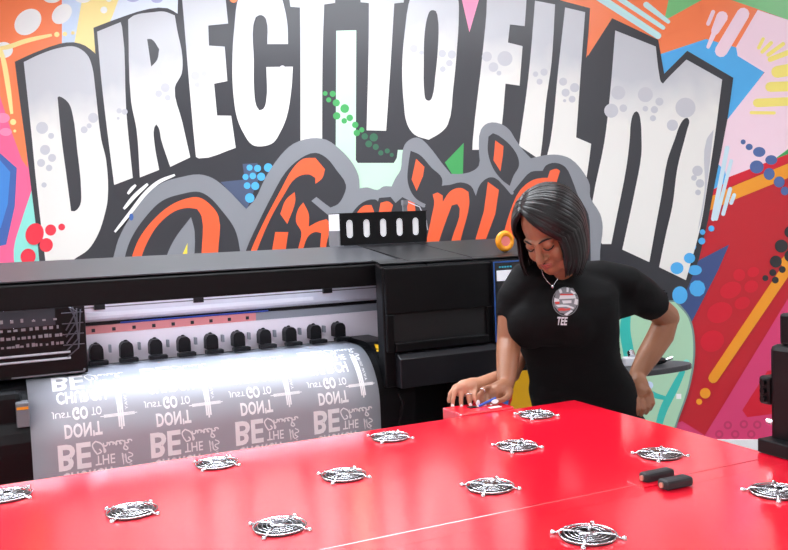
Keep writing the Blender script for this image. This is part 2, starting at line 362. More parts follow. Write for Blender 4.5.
LET = [
 ('D', 118, [(24.7, 62.3), (40.7, 54.7), (61, 48), (76, 47), (88, 55), (93, 67), (96, 88), (102, 139), (107, 160.5), (108.5, 199), (105.6, 214), (99, 234), (89, 249.6), (74, 260), (60, 275), (48, 275), (38, 191), (32, 130)],
  [[(58.5, 97.5), (60, 96.5), (63.6, 98), (70, 104), (74, 117), (78, 149), (82, 191), (81, 205), (76, 211), (72, 211), (67.4, 176), (62, 135)]], [(43, 128, 6), (52, 136, 3), (46, 150, 5), (53, 158, 4), (42, 163, 4), (50, 168, 3.2), (45, 185, 2.6), (94, 118, 5), (85, 130, 3.5), (90, 126, 2.5)]),
 ('I', 108, [(98, 32), (121.5, 22.5), (123, 28), (127, 110), (133.6, 178), (115, 185), (108, 130), (102, 78)], [], [(120, 111, 2.6), (119, 118.5, 1.5), (125.5, 112, 3)]),
 ('R', 84, [(129, 20), (135, 15.8), (153, 12.7), (165, 12), (175.6, 15.8), (178, 30.5), (183, 56), (182.4, 74), (175.6, 88), (183, 122), (191, 157.5), (171, 167), (162, 140), (159.5, 128), (157, 124.5), (155, 128), (155.5, 145), (160, 170), (140.7, 177.6), (137.4, 130), (132, 102)],
  [[(148, 39.4), (152.7, 39.8), (160, 49.6), (158, 60), (152, 67)]], [(166, 88, 4.6), (159.5, 94, 3.5), (168.5, 98, 3)]),
 ('E', 70, [(182, -12), (225, -14), (228.8, 24), (209, 26), (209.7, 46), (225.4, 47), (228, 81.4), (214.8, 84), (217.8, 115.8), (231.8, 116), (236.4, 148), (200, 158.5), (196.7, 157), (194, 130)], [], [(196, 76, 4.5), (198, 85, 2.8), (211, 66, 3.5), (219, 71, 3.8), (205, 74, 3)]),
 ('C', 62, [(241, -6), (249, -14), (271, -14), (281, -4), (285, 8), (288, 25), (288.6, 44.5), (268, 44.5), (266.7, 20), (264, 16.5), (260.6, 15.6), (256.5, 17.5), (254, 26), (254.5, 60), (254.7, 89), (257, 106), (260, 110.7), (264, 109), (266.7, 102), (267, 67.4), (293.4, 67), (292, 89), (287, 118), (280, 134), (274, 142.7), (263, 146.5), (253, 145), (244, 133), (238, 119), (234.4, 98), (233, 63.6), (235, 28)], [], [(239, 66, 3.4), (245.5, 71, 3.8), (250, 66, 2.8), (279, 73, 2.4), (283, 69, 3.2)]),
 ('T', 56, [(288, -14), (336, -14), (335.6, 3.5), (324.7, 5), (323, 60), (322.6, 145), (301, 145), (301, 60), (300.5, 8), (291, 7.3)], [], [(306, 50, 4.4), (307.5, 60, 4.8), (315, 53, 3.6)]),
 ('T', 50, [(360, -14), (406, -14), (404, 3), (394.6, 4), (391, 63.6), (386.5, 131), (367, 130.5), (369, 51), (369.3, 3.6), (361, 2.8)], [], [(377.5, 52, 3.4), (386.5, 49, 4.6), (382.6, 60, 2.6)]),
 ('O', 48, [(411.5, -4), (417, -13), (452, -13), (458, -2), (459, 15), (457, 51), (453.4, 89), (448, 124.7), (442, 132), (429, 140), (415, 135), (407.6, 124.7), (404, 102), (402.5, 69), (405, 33)],
  [[(433, 10.7), (436, 11.5), (437.7, 16), (438, 51), (435.6, 76), (432.6, 96.7), (430.5, 100.5), (428.5, 101), (426, 99.5), (424.7, 94), (424, 63.6), (425, 33), (428.5, 15), (430.5, 11.5)]], [(414, 49, 4), (421.5, 53, 2.3), (442.5, 54, 3.8), (452, 55, 4.2), (449.5, 63.5, 3.4), (443, 69.5, 3)]),
 ('F', 60, [(486, -14), (527, -14), (526.5, 0), (524.7, 26.7), (510, 25), (508, 43), (522.6, 46.6), (519.6, 86), (505.6, 84), (502, 124.7), (498, 150), (472.5, 150), (473, 140), (483, 51), (487, 0)], [], [(487, 57, 5), (493.5, 67.5, 4.8), (505, 59, 7.5), (499, 73.5, 2.4)]),
 ('I', 70, [(535, 1.3), (555, 5), (551.4, 63.6), (546, 102), (542.5, 140), (540, 160), (519, 146), (527, 89), (531, 51)], [], [(535.5, 74.5, 2.7), (544, 72.5, 3.6), (539.5, 82, 3)]),
 ('L', 80, [(565, 8), (585, 12.7), (580.7, 71), (576, 137.6), (591, 144), (589, 160), (583, 200), (546, 160), (550.6, 140), (558, 71)], [], [(563, 82, 4), (574.5, 88, 4.6), (565.5, 93, 4), (572, 99.5, 3.4), (564.5, 101, 1.6)]),
 ('M', 104, [(615, 31), (655.4, 47), (659, 76), (660.5, 82), (662.6, 84), (666, 80), (686, 60), (721.6, 80), (714.5, 135), (707.6, 181), (700, 226.7), (685.5, 280), (658.7, 267), (666, 232), (672, 206), (677, 168), (686.7, 130), (688.8, 121), (687, 118), (684, 119), (679.6, 125), (674.5, 139), (667, 160.5), (661, 196), (656.7, 219), (649, 262), (622, 249.5), (634, 193.6), (641, 155), (641.2, 139), (640, 119.6), (638, 113), (636, 111.5), (633.5, 113.5), (630.5, 124), (629.5, 139), (626, 168), (616, 219), (611, 244), (602, 244), (590, 225), (592.6, 199), (604, 143), (609.6, 96.7)],
  [], [(611, 111, 7), (623, 108.5, 3.8), (645, 109, 2.8), (654, 110, 3.6), (652.6, 118.5, 3), (672, 125.5, 5.6), (618, 93, 7), (645, 95, 7.5), (659, 102, 4), (685, 108, 10), (697, 171, 5.2), (693.5, 178, 2.8), (699.5, 183.5, 4.2), (697.5, 192.5, 2.8)]),
]
names = iter(['white and grey block letter D', 'first white and grey block letter I', 'white and grey block letter R', 'white and grey block letter E', 'white and grey block letter C', 'white and grey block letter T ending the first word', 'white and grey block letter T starting the middle word', 'white and grey block letter O', 'white and grey block letter F', 'second white and grey block letter I', 'white and grey block letter L', 'white and grey block letter M'])
for i, (ch, yb, pts, holes, bubs) in enumerate(LET):
    p = Paint('letter', next(names)); p.poly(pts, letter_mat(yb, ch+str(i), pts[0][0]), 4)
    for x, y, r_ in bubs: p.dot(x, y, r_, BUB)
    for h in holes: p.poly(h, DK, 4)
    if ch == 'D':
        for x, y, a_, b_ in ((51.6, 230, 5.5, 5.6), (62.6, 227, 3.4, 3.4), (47.2, 245, 6.6, 7)): p.dot(x, y, a_, RD, b_, .3)
        p.dot(35.6, 234, 9, RD, 11, .3)
    if ch == 'M':
        p.poly([(706, 140), (713, 130), (707, 181), (700, 222), (697, 232), (704, 190)], BUB); p.dot(676.5, 268, 6.5, SKY, 6); p.dot(689, 258, 5.6, SKY, 5.2)
    p.done()
# orange script in a grey cloud
sc = Paint('script_lettering', 'orange brush script inside a grey cloud outline')
Q = sc.poly
Q([(112, 290), (112, 265), (114.5, 257), (119.6, 239), (130, 219), (142.5, 199), (163, 183), (183, 177), (200, 174.5), (213, 178), (225.4, 187), (247, 209), (256, 199), (266, 178), (281.4, 155.4), (294, 144), (312, 138.4), (327, 140), (340, 149), (352.7, 163), (359, 176), (360, 188.5), (368, 187.5), (378, 190), (384, 186.5), (392, 186.5), (396, 178), (401, 170), (402.5, 155.4), (405, 145), (411.5, 139), (419, 138), (428, 145), (442, 163), (451, 174), (462, 174), (473, 171), (479, 165.6), (479, 150), (481, 130), (488, 123.4), (500.5, 124), (509.4, 130), (514.5, 138), (522, 149), (531, 158.5), (545, 155.4), (558, 155), (570.5, 159), (583, 172), (589.6, 185), (590, 197), (600, 214), (602.5, 227), (600, 250), (600, 300)], GR, 3)
Q([(122, 290), (126, 257), (132, 239), (145, 219), (163, 201), (183, 194), (200, 192), (210, 197), (223, 211), (235.6, 229), (240.7, 250), (242, 290)], DK)
Q([(125, 290), (133, 257), (140, 239), (152.7, 221.6), (170.5, 206), (186, 199), (200, 197.5), (211.5, 205), (219.5, 216.5), (219, 252), (219, 290), (202, 290), (202.5, 253), (202.5, 216.5), (198, 209), (188, 208), (175.6, 211.4), (160, 224), (150, 239), (142.5, 257), (136, 290)], ORS, 4)
Q([(162, 280), (168, 255), (175.6, 239), (192, 217), (195.6, 232), (193, 280)], GR); Q([(180, 262), (188.5, 243), (188, 262)], pm('lemon', (244, 218, 76)), smooth=False)
Q([(236, 290), (247, 249.6), (258.5, 224), (273.8, 193.6), (286.5, 172), (302, 158), (316, 153), (327, 158), (337.4, 170.7), (346.5, 185), (345, 193.6), (338.7, 204), (331, 207.6), (326, 204), (317, 197), (312, 201), (325, 212), (331, 217), (330, 290)], DK, 3)
Q([(240, 285), (252, 250), (263.6, 224), (281, 191), (294, 168), (304, 159), (316, 158), (325.6, 169.4), (323, 178), (316, 184), (316, 178), (309.4, 174.5), (296.7, 178), (284, 196), (271, 219), (258, 249.6), (246, 285)], ORS, 4)
Q([(295.4, 192), (296, 201), (288, 224), (281, 214), (286.5, 200)], ORS)
Q([(304, 202.5), (309.4, 214), (309.4, 226.7), (318, 222), (327, 219), (330.5, 224), (327, 244.5), (325, 270), (319, 270), (321, 244), (322, 233), (316, 232), (309.4, 235.6), (304, 248), (298, 270), (296, 262), (299, 248), (302, 232), (296.7, 221.6), (299, 209)], ORS, 4)
Q([(276, 232), (289, 232), (286.5, 249), (282, 270), (268, 270), (273, 249.6)], ORS, smooth=False)
Q([(344, 300), (348, 222), (352.7, 213), (363, 202.5), (375.6, 199.5), (378.5, 201.5), (379.5, 198), (391, 197), (396, 203), (404, 196), (425, 206.5), (433, 191), (442, 186), (450, 185), (461, 182.5), (471, 186), (476, 196), (480, 185), (488, 178), (495, 178), (505, 187), (513, 192), (521, 182), (531, 172), (542.5, 171), (546, 165.6), (555, 163), (565, 167), (572, 180), (578, 196), (588, 214), (590, 235), (590, 300)], DK, 3)
Q([(356, 216), (364, 206), (372, 205), (375, 214), (374, 230), (354, 230)], ORS); Q([(379, 214), (381, 203), (388.5, 201.5), (393.5, 205), (391, 214), (388, 230), (376, 230)], ORS); Q([(407, 200.5), (415, 201.5), (416, 214), (414, 235), (403, 235), (406, 212)], ORS, smooth=False)
sc.cap((424, 206), (400, 194), 1.6, GR)
Q([(411, 151), (420, 155), (432, 168), (442, 178), (442, 186), (438, 192), (430, 206), (418, 200), (412, 193), (408, 181), (409, 163)], DK)
Q([(416.5, 159), (424.7, 167), (423.4, 176), (417, 191), (412, 179.6)], ORS, smooth=False)
sc.cap((493, 170), (512, 193), 1.7, GR)
Q([(488.5, 137), (493, 133.5), (499, 136), (516, 153), (519, 165.6), (513.5, 176), (509.8, 186), (502, 180), (493, 168), (488, 152)], DK)
Q([(495.4, 140.7), (503.6, 146.5), (503, 155.4), (500.5, 171.5), (493.6, 160.5)], ORS, smooth=False)
Q([(433, 194.5), (438, 192.5), (443, 195.6), (443, 202), (451, 191), (461, 188), (468.7, 192), (469.5, 204), (461, 239.4), (455, 270), (446, 270), (452, 239.4), (460, 209), (457.5, 204), (452, 205.5), (446, 221.6), (439.4, 241), (432, 270), (420, 270), (426.7, 240.7), (432, 216.5), (434.5, 202)], ORS, 4)
Q([(488, 182), (499, 190), (495.4, 214), (486.5, 238), (478, 265), (470, 265), (476, 238), (484, 211.4)], ORS, smooth=False)
Q([(492, 270), (502, 239), (509.4, 214), (519.6, 191), (532, 180.5), (542.5, 178), (547.6, 178), (550, 170.7), (556.5, 169), (560, 171), (555.7, 185.5), (549, 215), (540, 250), (530, 250), (540, 200), (534, 197), (522, 214), (514.5, 239.4), (505, 270)], ORS, 4)
sc.line([(137, 185), (133, 189), (129, 194)], 1.7, WH); sc.line([(149, 184), (136, 196), (125, 209)], 2, WH); sc.line([(176, 175), (160, 182), (148, 192), (132, 212), (116, 232)], 2, WH); sc.dot(132.5, 217, 2.2, BL1, 3.5)
sc.done()

# ---------------------------------------------------------------- machine axes shared by printer and red unit
AO = Vector((-1.5418*.5, 3.2935*.5, 0))
LA = Vector((math.cos(YAW), math.sin(YAW), 0)); LN = Vector((-math.sin(YAW), math.cos(YAW), 0))
def loc(u, v, z): return AO + LA*u - LN*v + Vector((0, 0, z))       # v grows towards the camera
m_blk = mat('black_powder_coat', (13, 13, 15), .45, spec=.2, bump=.03, bscale=400)
m_blk2 = mat('black_plastic', (9, 9, 11), .4, spec=.25); m_top = mat('grey_metal_lid', (62, 63, 68), .4, noise=.06)
m_dark = mat('dark_interior', (14, 14, 16), .6); m_alu = mat('brushed_aluminium', (222, 225, 234), .35, .5, noise=.06, nscale=30)
m_chr = mat('chrome', (225, 226, 230), .16, 1); m_whp = mat('white_plastic', (238, 240, 246), .4)
m_red = mat('red_gloss_panel', (252, 20, 50), .16, ior=3.4, coat=0); m_grey = mat('grey_plastic', (120, 122, 127), .5)
pr = empty('large_format_printer', (AO.x, AO.y, 0), YAW)
tag(pr, 'large black wide-format film printer below the mural, behind the red cabinet', 'printer')
# in printer space: x = u, y = -v
UL, UR = -.75, 2.16
bm = bmesh.new()      # hood with sloping grey lid
prism(bm, [(1.10, 1.306), (1.12, 1.318), (1.50, 1.366), (1.53, 1.350), (1.53, 1.02), (1.47, 1.02), (1.47, 1.25), (1.112, 1.25), (1.112, 1.229), (1.10, 1.229)], 'x', UL, 1.384)
obj('hood', bm, m_blk, pr, bevel=.004)
bm = bmesh.new(); prism(bm, [(1.105, 1.3165), (1.505, 1.3675), (1.505, 1.371), (1.105, 1.3205)], 'x', UL, 1.384)
obj('hood_lid', bm, m_top, pr)['label'] = 'sloping dark grey top lid'
bm = bmesh.new(); prism(bm, [(1.00, 1.300), (1.04, 1.3125), (1.50, 1.3665), (1.53, 1.35), (1.53, .86), (1.0, .86)], 'x', 1.45, 2.16); prism(bm, [(1.00, 1.300), (1.04, 1.3125), (1.06, 1.315), (1.06, .86), (1.0, .86)], 'x', 1.264, 1.45); prism(bm, [(1.06, 1.314), (1.50, 1.3665), (1.50, 1.35), (1.06, 1.27)], 'x', 1.386, 1.45)
obj('end_housing', bm, m_blk, pr, bevel=.006)
bm = bmesh.new(); prism(bm, [(1.01, 1.309), (1.04, 1.3155), (1.505, 1.3685), (1.505, 1.372), (1.04, 1.319), (1.01, 1.312)], 'x', 1.388, 1.65); prism(bm, [(1.01, 1.309), (1.04, 1.3155), (1.505, 1.3685), (1.505, 1.372), (1.04, 1.319), (1.01, 1.312)], 'x', 1.655, 2.155)
prism(bm, [(1.01, 1.309), (1.04, 1.3155), (1.09, 1.321), (1.09, 1.324), (1.04, 1.319), (1.01, 1.312)], 'x', 1.266, 1.386)
obj('end_lid', bm, mat('lid_shaded', (24, 24, 27), .4, spec=.4), pr)  # same lid as the hood, coloured darker where it reflects less light
# recessed front: frame bars proud of the housing make the rectangular recess
bm = bmesh.new(); bx(bm, 1.27, 1.72, .985, 1.0, 1.128, 1.296); bx(bm, 1.27, 1.30, .985, 1.0, .99, 1.128); bx(bm, 1.69, 1.72, .985, 1.0, .99, 1.128); bx(bm, 1.30, 1.69, .975, 1.0, .99, 1.022)
obj('front_cover', bm, m_blk, pr, bevel=.004)
bm = bmesh.new(); prism(bm, [(.985, .985), (.955, .965), (.955, .945), (.955, .86), (1.0, .86), (1.0, .985)], 'x', 1.305, 1.78)
obj('lower_cover', bm, mat('black_cover_worn', (30, 30, 34), .3), pr, bevel=.003)
obj('recess_panel', B(1.30, 1.69, .994, .999, 1.022, 1.128), m_dark, pr)
obj('recess_slot', B(1.31, 1.68, .988, .994, 1.06, 1.064), m_grey, pr) if False else None
# control panel with blue outline
cpn = obj('control_panel', B(1.714, 1.886, .972, 1.0, .985, 1.30), mat('panel_black', (18, 20, 26), .2), pr)
bm = bmesh.new()
for a in ((1.717, 1.883, 1.292, 1.297), (1.717, 1.883, .988, .993), (1.717, 1.722, .993, 1.292), (1.878, 1.883, .993, 1.292)): bx(bm, a[0], a[1], .9705, .972, a[2], a[3])
obj('blue_outline', bm, mat('blue_line', (38, 92, 172), .4), cpn)
obj('screen', B(1.731, 1.861, .970, .972, 1.222, 1.262), mat('lit_screen', (225, 228, 235), .3, emit=.5), cpn)
bm = bmesh.new()
for k in range(5): bx(bm, 1.742+.012*k, 1.750+.012*k, .970, .972, 1.272, 1.278)
obj('panel_lettering', bm, mat('cyan_print', (60, 190, 220), .4), cpn)
for k, (zz, c_) in enumerate(((1.19, 0), (1.165, 0), (1.14, 1), (1.09, 0), (1.03, 0))):
    bm = bmesh.new(); cyl(bm, (1.754, .969, zz), (1.754, .973, zz), .0065, 12)
    obj('button', bm, mat('blue_button', (90, 170, 230), .4) if c_ else m_whp, cpn)
bm = bmesh.new(); cyl(bm, (1.745, .945, .895), (1.745, .96, .895), .011); obj('key_switch', bm, m_chr, pr)
bm = bmesh.new(); bx(bm, 1.74, 1.76, .975, 1.0, .93, .975); obj('status_light', bm, mat('status_pink', (240, 190, 190), .4), pr)
# back wall of the print bay, rails and scale
obj('bay_back', B(UL, 1.262, 1.40, 1.47, .95, 1.25), mat('bay_black', (22, 22, 25), .5), pr)
bm = bmesh.new(); prism(bm, [(1.375, 1.225), (1.44, 1.225), (1.44, 1.148), (1.385, 1.148), (1.375, 1.158)], 'x', .20, 1.45)
gr_ = obj('guide_beam', bm, m_alu, pr, bevel=.002)
obj('rail_strip', B(.28, 1.13, 1.366, 1.375, 1.168, 1.182), m_whp, gr_)
obj('rail_groove', B(.20, 1.45, 1.372, 1.376, 1.198, 1.202), m_grey, gr_)
for uu in (.33, .68, 1.19): obj('rail_sensor', B(uu-.018, uu+.018, 1.360, 1.376, 1.192, 1.212), m_blk2, gr_)
obj('belt', B(.24, 1.45, 1.39, 1.42, 1.135, 1.148), m_blk2, pr)
obj('cable_guide', B(.40, .95, 1.384, 1.392, 1.137, 1.141), mat('blue_cable', (40, 70, 170), .4), pr)
sl = obj('encoder_plate', B(.20, .90, 1.385, 1.40, 1.105, 1.134), mat('salmon_strip', (196, 120, 118), .5), pr)
for k in range(9): obj('scale_hole', B(.30+.07*k, .312+.07*k, 1.382, 1.386, 1.112, 1.124), m_dark, sl)
obj('bay_plate', B(.20, 1.45, 1.37, 1.40, .998, 1.105), mat('rosy_metal', (214, 202, 206), .4, .1), pr)
obj('encoder_plate_end', B(.90, 1.45, 1.385, 1.40, 1.105, 1.134), m_grey, pr)
# platen, roll edge
bm = bmesh.new()
RA = .2
def prof(s, off=0):
    if s < 0: return (1.2-s, 1.0+off)
    if s < RA*PI/2: t = s/RA; return (1.2-(RA+off)*math.sin(t), .8+(RA+off)*math.cos(t))
    return (1.0-off, .8-(s-RA*PI/2))
pp = [prof(s, -.006) for s in [-.20, -.1, 0]+[RA*PI/2*k/10 for k in range(1, 11)]+[.5]]
prism(bm, pp+[(1.40, .60+.0), (1.40, .994)], 'x', UL, 1.384)
obj('platen', bm, m_blk2, pr, smooth=False)
bm = bmesh.new(); pp2 = [prof(s, .012) for s in [-.16, 0]+[RA*PI/2*k/10 for k in range(1, 8)]]; prism(bm, pp2+[(1.12, .83), (1.36, .83)], 'x', 1.264, 1.355); o_ = obj('platen_end', bm, m_blk2, pr)
sgn = bmesh.new(); s0 = .075
a3 = [sgn.verts.new((u_, *[q for q in prof(s_, .0135)])) for u_, s_ in ((1.272, s0+.035), (1.345, s0+.03), (1.285, s0-.02))]; sgn.faces.new(a3)
wt = obj('warning_sticker', sgn, mat('warning_yellow', (250, 200, 40), .4), o_)
sgn = bmesh.new(); a3 = [sgn.verts.new((u_, *[q for q in prof(s_, .0142)])) for u_, s_ in ((1.289, s0+.026), (1.306, s0+.024), (1.296, s0+.000))]; sgn.faces.new(a3); obj('warning_symbol', sgn, m_dark, wt)
# pinch rollers
for k in range(12):
    uu = .205+.1008*k
    if uu > 1.25: break
    bm = bmesh.new(); prism(bm, [(-.022, 0), (.022, 0), (.022, .036), (.019, .046), (.011, .054), (-.011, .054), (-.019, .046), (-.022, .036)], 'y', 0, .05)
    for vtx in bm.verts: vtx.co += Vector((uu, 1.30, 1.022))
    h = obj('pinch_roller', bm, m_blk, pr, bevel=.002)
    obj('lever', B(uu-.03, uu+.034, 1.268, 1.302, 1.008, 1.022), m_blk2, h, bevel=.003)
    bm = bmesh.new(); cyl(bm, (uu, 1.31, 1.06), (uu+.0001, 1.335, 1.075), .008); obj('knob', bm, m_blk2, h)
    obj('spring_clip', B(uu+.045, uu+.053, 1.335, 1.36, 1.04, 1.066), m_grey, pr) if uu < 1.2 else None
bm = bmesh.new(); bx(bm, -.1, 1.25, 1.15, 1.19, 1.2465, 1.249); lh = obj('bay_lamp_housing', bm, m_grey, pr); obj('bay_lamp', B(-.1, 1.25, 1.155, 1.185, 1.2450, 1.2465), mat('bay_led', (225, 235, 255), .5, emit=60), lh)
# carriage, with ink blocks and tubes behind a smoky cover
cg = obj('print_carriage', B(-.20, .262, 1.16, 1.37, 1.004, 1.232), m_blk2, pr, bevel=.004)
bm = bmesh.new()
for (z_, y_) in ((1.078, 1.155), (1.058, 1.156)): cyl(bm, (-.20, y_, z_), (.21, y_, z_+.001), .004, 8)
obj('carriage_rod', bm, m_alu, cg)
m_sm = mat('smoky_cover', (66, 70, 80), .12, .3)
obj('smoky_window', B(-.20, .17, 1.156, 1.162, 1.17, 1.225), m_sm, cg)
bm = bmesh.new(); rnd = random.Random(3)
for row, (z_, n_) in enumerate(((1.158, 9), (1.132, 12), (1.106, 13), (1.186, 6))):
    for k in range(n_):
        x0 = .005+.19*k/n_+rnd.uniform(-.003, .003); bx(bm, x0, x0+rnd.uniform(.006, .013), 1.152, 1.158, z_, z_+rnd.uniform(.006, .012))
obj('ink_fittings', bm, mat('pale_fittings', (150, 152, 160), .25, .3), cg)
bm = bmesh.new()
for k in range(5): tube(bm, [(.20+.012*k, 1.15, 1.235-.005*k), (.235, 1.148, 1.21-.03*k), (.20, 1.152, 1.15-.022*k)], .0022, 6)
for k in range(4): bx(bm, .19, .255, 1.150, 1.158, 1.205-.035*k, 1.2075-.035*k)
obj('ink_tube', bm, mat('grey_tube', (92, 94, 104), .3), cg)
bm = bmesh.new(); bx(bm, .165, .245, 1.17, 1.20, 1.232, 1.246); bx(bm, .255, .30, 1.18, 1.20, 1.226, 1.240); obj('carriage_bracket', bm, m_alu, cg)
bm = bmesh.new(); bx(bm, .03, .25, 1.154, 1.16, 1.008, 1.012); cyl(bm, (.25, 1.150, 1.016), (.25, 1.158, 1.016), .004); obj('carriage_trim', bm, m_grey, cg)
# front of the stand left of the film and below
obj('take_up_cover', B(UL, .055, 1.03, 1.12, .86, .985), m_blk, pr, bevel=.02)
bm = bmesh.new(); bx(bm, .035, .072, 1.0, 1.05, .88, .955); ts = obj('edge_sensor', bm, m_grey, pr, bevel=.003); obj('orange_label', B(.037, .07, .998, 1.0, .935, .943), mat('orange_label', (250, 160, 40), .4), ts)
bm = bmesh.new(); cyl(bm, (UL, 1.10, .62), (1.30, 1.10, .62), .045); obj('take_up_roller', bm, m_blk2, pr, smooth=True)
bm = bmesh.new(); cyl(bm, (UL, 1.02, .70), (.06, 1.02, .70), .006); cyl(bm, (UL, 1.02, .72), (.06, 1.02, .72), .006); obj('tension_bar', bm, m_alu, pr)
obj('stand_panel', B(1.264, 1.66, 1.10, 1.45, .10, .86), m_blk2, pr)
for uu in (-.70, 1.70):
    bm = bmesh.new(); bx(bm, uu, uu+.10, 1.05, 1.15, .09, .86) if uu < 0 else bx(bm, 1.56, 1.655, 1.05, 1.09, .09, .86); bx(bm, (uu if uu < 0 else 1.56), (uu+.1 if uu < 0 else 1.655), .85, 1.50, .05, .12)
    for q in (.90, 1.45): cyl(bm, ((uu+.02 if uu < 0 else 1.58), q, .032), ((uu+.06 if uu < 0 else 1.62), q, .032), .032, 16)
    obj('leg', bm, m_blk, pr)
obj('back_panel', B(UL, 1.262, 1.40, 1.45, .40, 1.0), m_blk2, pr)
obj('side_panel', B(UL-.02, UL, 1.10, 1.53, .86, 1.35), m_blk, pr)
bm = bmesh.new(); tube(bm, [(1.31, 1.02, .86), (1.33, 1.0, .80), (1.31, 1.01, .70), (1.35, 1.03, .6), (1.40, 1.1, .5)], .006, 8); obj('cable', bm, m_blk2, pr, smooth=True)
# perforated box, standing on the back of the printer top
pb = empty('slotted_box', loc(1.31, -1.510, 1.3735), YAW); tag(pb, 'black perforated box with five white slots brightened by an added inner glow standing on the printer top', 'box')
bm = bmesh.new(); W_, Hh = .405, .132
xs = [0]; sl_ = []
for k in range(5): c_ = .045+.077*k; sl_.append(c_)
prev = 0
for c_ in sl_: bx(bm, prev, c_-.0145, 0, .004, 0, Hh); prev = c_+.0145
bx(bm, prev, W_, 0, .004, 0, Hh)
for c_ in sl_: 
    for z0_, z1_, sgn_ in ((0, .030, 1), (.106, Hh, -1)):
        ptz = [(c_-.0145, z0_ if sgn_ > 0 else z1_), (c_-.0145, z1_ if sgn_ > 0 else z0_)]
        zc = z1_+.0145 if sgn_ > 0 else z0_-.0145
        arc = [(c_-.0145*math.cos(t), zc-sgn_*.0145*math.sin(t)) for t in [PI*k/8 for k in range(9)]]
        zz = z0_ if sgn_ > 0 else z1_
        prism(bm, [(c_-.0145, zz)]+arc+[(c_+.0145, zz)], 'y', 0, .004)
obj('slotted_front', bm, m_blk, pb)
bm = bmesh.new(); bx(bm, .002, W_, .03, .11, .002, Hh-.002); obj('inner_tray', bm, mat('white_tray_glow', (250, 250, 255), .4, emit=1.0), pb)  # plain white tray, emission added to brighten the slots
bm = bmesh.new(); bx(bm, -.004, W_+.004, 0, .115, Hh, Hh+.003); obj('cover', bm, m_blk, pb)
bm = bmesh.new(); bx(bm, -.004, 0, 0, .115, .062, Hh); obj('side_cover', bm, m_whp, pb)['label'] = 'white upper side plate'
bm = bmesh.new(); bx(bm, -.007, 0, 0, .115, 0, .062); obj('side_foot', bm, m_grey, pb)['label'] = 'grey lower side plate'
bm = bmesh.new(); bx(bm, .32, .34, .05, .06, Hh, Hh+.045); bx(bm, .318, .342, .045, .065, Hh+.03, Hh+.052); cl = obj('clamp', bm, m_grey, pb)
bm = bmesh.new(); tube(bm, [(.34, .05, Hh+.045), (.385, .02, Hh+.02), (.41, .01, .09), (.415, .01, .05)], .0022, 6); obj('wire', bm, m_alu, cl)
# orange tape roll on the printer's right end
tr = empty('tape_roll', loc(1.853, -1.10, 1.3275), YAW); tag(tr, 'roll of orange tape with a pink core standing on the right end of the printer', 'tape')
bm = bmesh.new(); N_ = 28; tube(bm, [(0+.030*math.cos(2*PI*k/N_), 0, .042+.030*math.sin(2*PI*k/N_)) for k in range(N_+1)], .0125, 8, caps=False); o = obj('tape', bm, mat('orange_tape', (250, 160, 30), .25), tr, smooth=True)
bm = bmesh.new(); cyl(bm, (0, -.008, .042), (0, .010, .042), .020); obj('core', bm, mat('pink_core', (245, 130, 120), .4), tr)

# ---------------------------------------------------------------- printed film
fm = empty('printed_film', loc(.65, -1.0, 0), YAW); tag(fm, 'grey transfer film with white upside-down lettering hanging from the printer', 'film')
fx = -.65; fy = -1.0        # film children live in printer space shifted
def shifted(bm): 
    for v in bm.verts: v.co += Vector((fx, fy, 0))
    return bm
FL, FR = .072, 1.238
bm = bmesh.new(); ss = [-.14, -.07, 0]+[RA*PI/2*k/16 for k in range(1, 17)]+[.36, .42, .5]
rows = []
for s in ss:
    y_, z_ = prof(s); rows.append([bm.verts.new((FL+(FR-FL)*k/8, y_, z_)) for k in range(9)])
for i in range(len(rows)-1):
    for k in range(8): bm.faces.new([rows[i][k], rows[i][k+1], rows[i+1][k+1], rows[i+1][k]])
for s_, r_ in (): pass
film = obj('film_sheet', shifted(bm), mat('grey_film', (176, 180, 188), .46, .2), fm, smooth=True)
sol = film.modifiers.new('t', 'SOLIDIFY'); sol.thickness = .0012; sol.offset = -1
m_ink = mat('white_ink', (254, 254, 255), .35)
def lay(V, Fc, u0, u1, s0, s1, bm):
    """flat outline (0..1) -> bent onto the film, mirrored top to bottom as printed"""
    b2 = bmesh.new(); vv = [b2.verts.new((u0+(u1-u0)*x, s0+(s1-s0)*y, 0)) for x, y in V]
    for f in Fc:
        try: b2.faces.new([vv[i] for i in f])
        except ValueError: pass
    k = math.ceil((s1-s0)/.012)
    for j in range(1, k):
        bmesh.ops.bisect_plane(b2, geom=b2.verts[:]+b2.edges[:]+b2.faces[:], plane_co=(0, s0+(s1-s0)*j/k, 0), plane_no=(0, 1, 0))
    mp = {}
    for v in b2.verts:
        y_, z_ = prof(v.co.y, .0009); mp[v] = bm.verts.new((v.co.x+fx, y_+fy, z_))
    for f in b2.faces: 
        try: bm.faces.new([mp[v] for v in f.verts])
        except ValueError: pass
    b2.free()
TX = {}
def T(s, **k):
    key = (s, tuple(k.items()))
    if key not in TX: TX[key] = text_mesh(s, **k)
    return TX[key]
def stroke(pts, wd, asp):
    """brush line in the unit box as a ribbon"""
    P = spline(pts, 5, closed=False, corner=120); V = []; Fc = []
    for i, p in enumerate(P):
        t = P[min(i+1, len(P)-1)]-P[max(i-1, 0)]; t = Vector((t.x*asp, t.y)).normalized(); nn = Vector((-t.y/asp, t.x))*wd
        V += [(p.x+nn.x, p.y+nn.y), (p.x-nn.x, p.y-nn.y)]
        if i: Fc.append([2*i-2, 2*i-1, 2*i+1, 2*i])
    return V, Fc
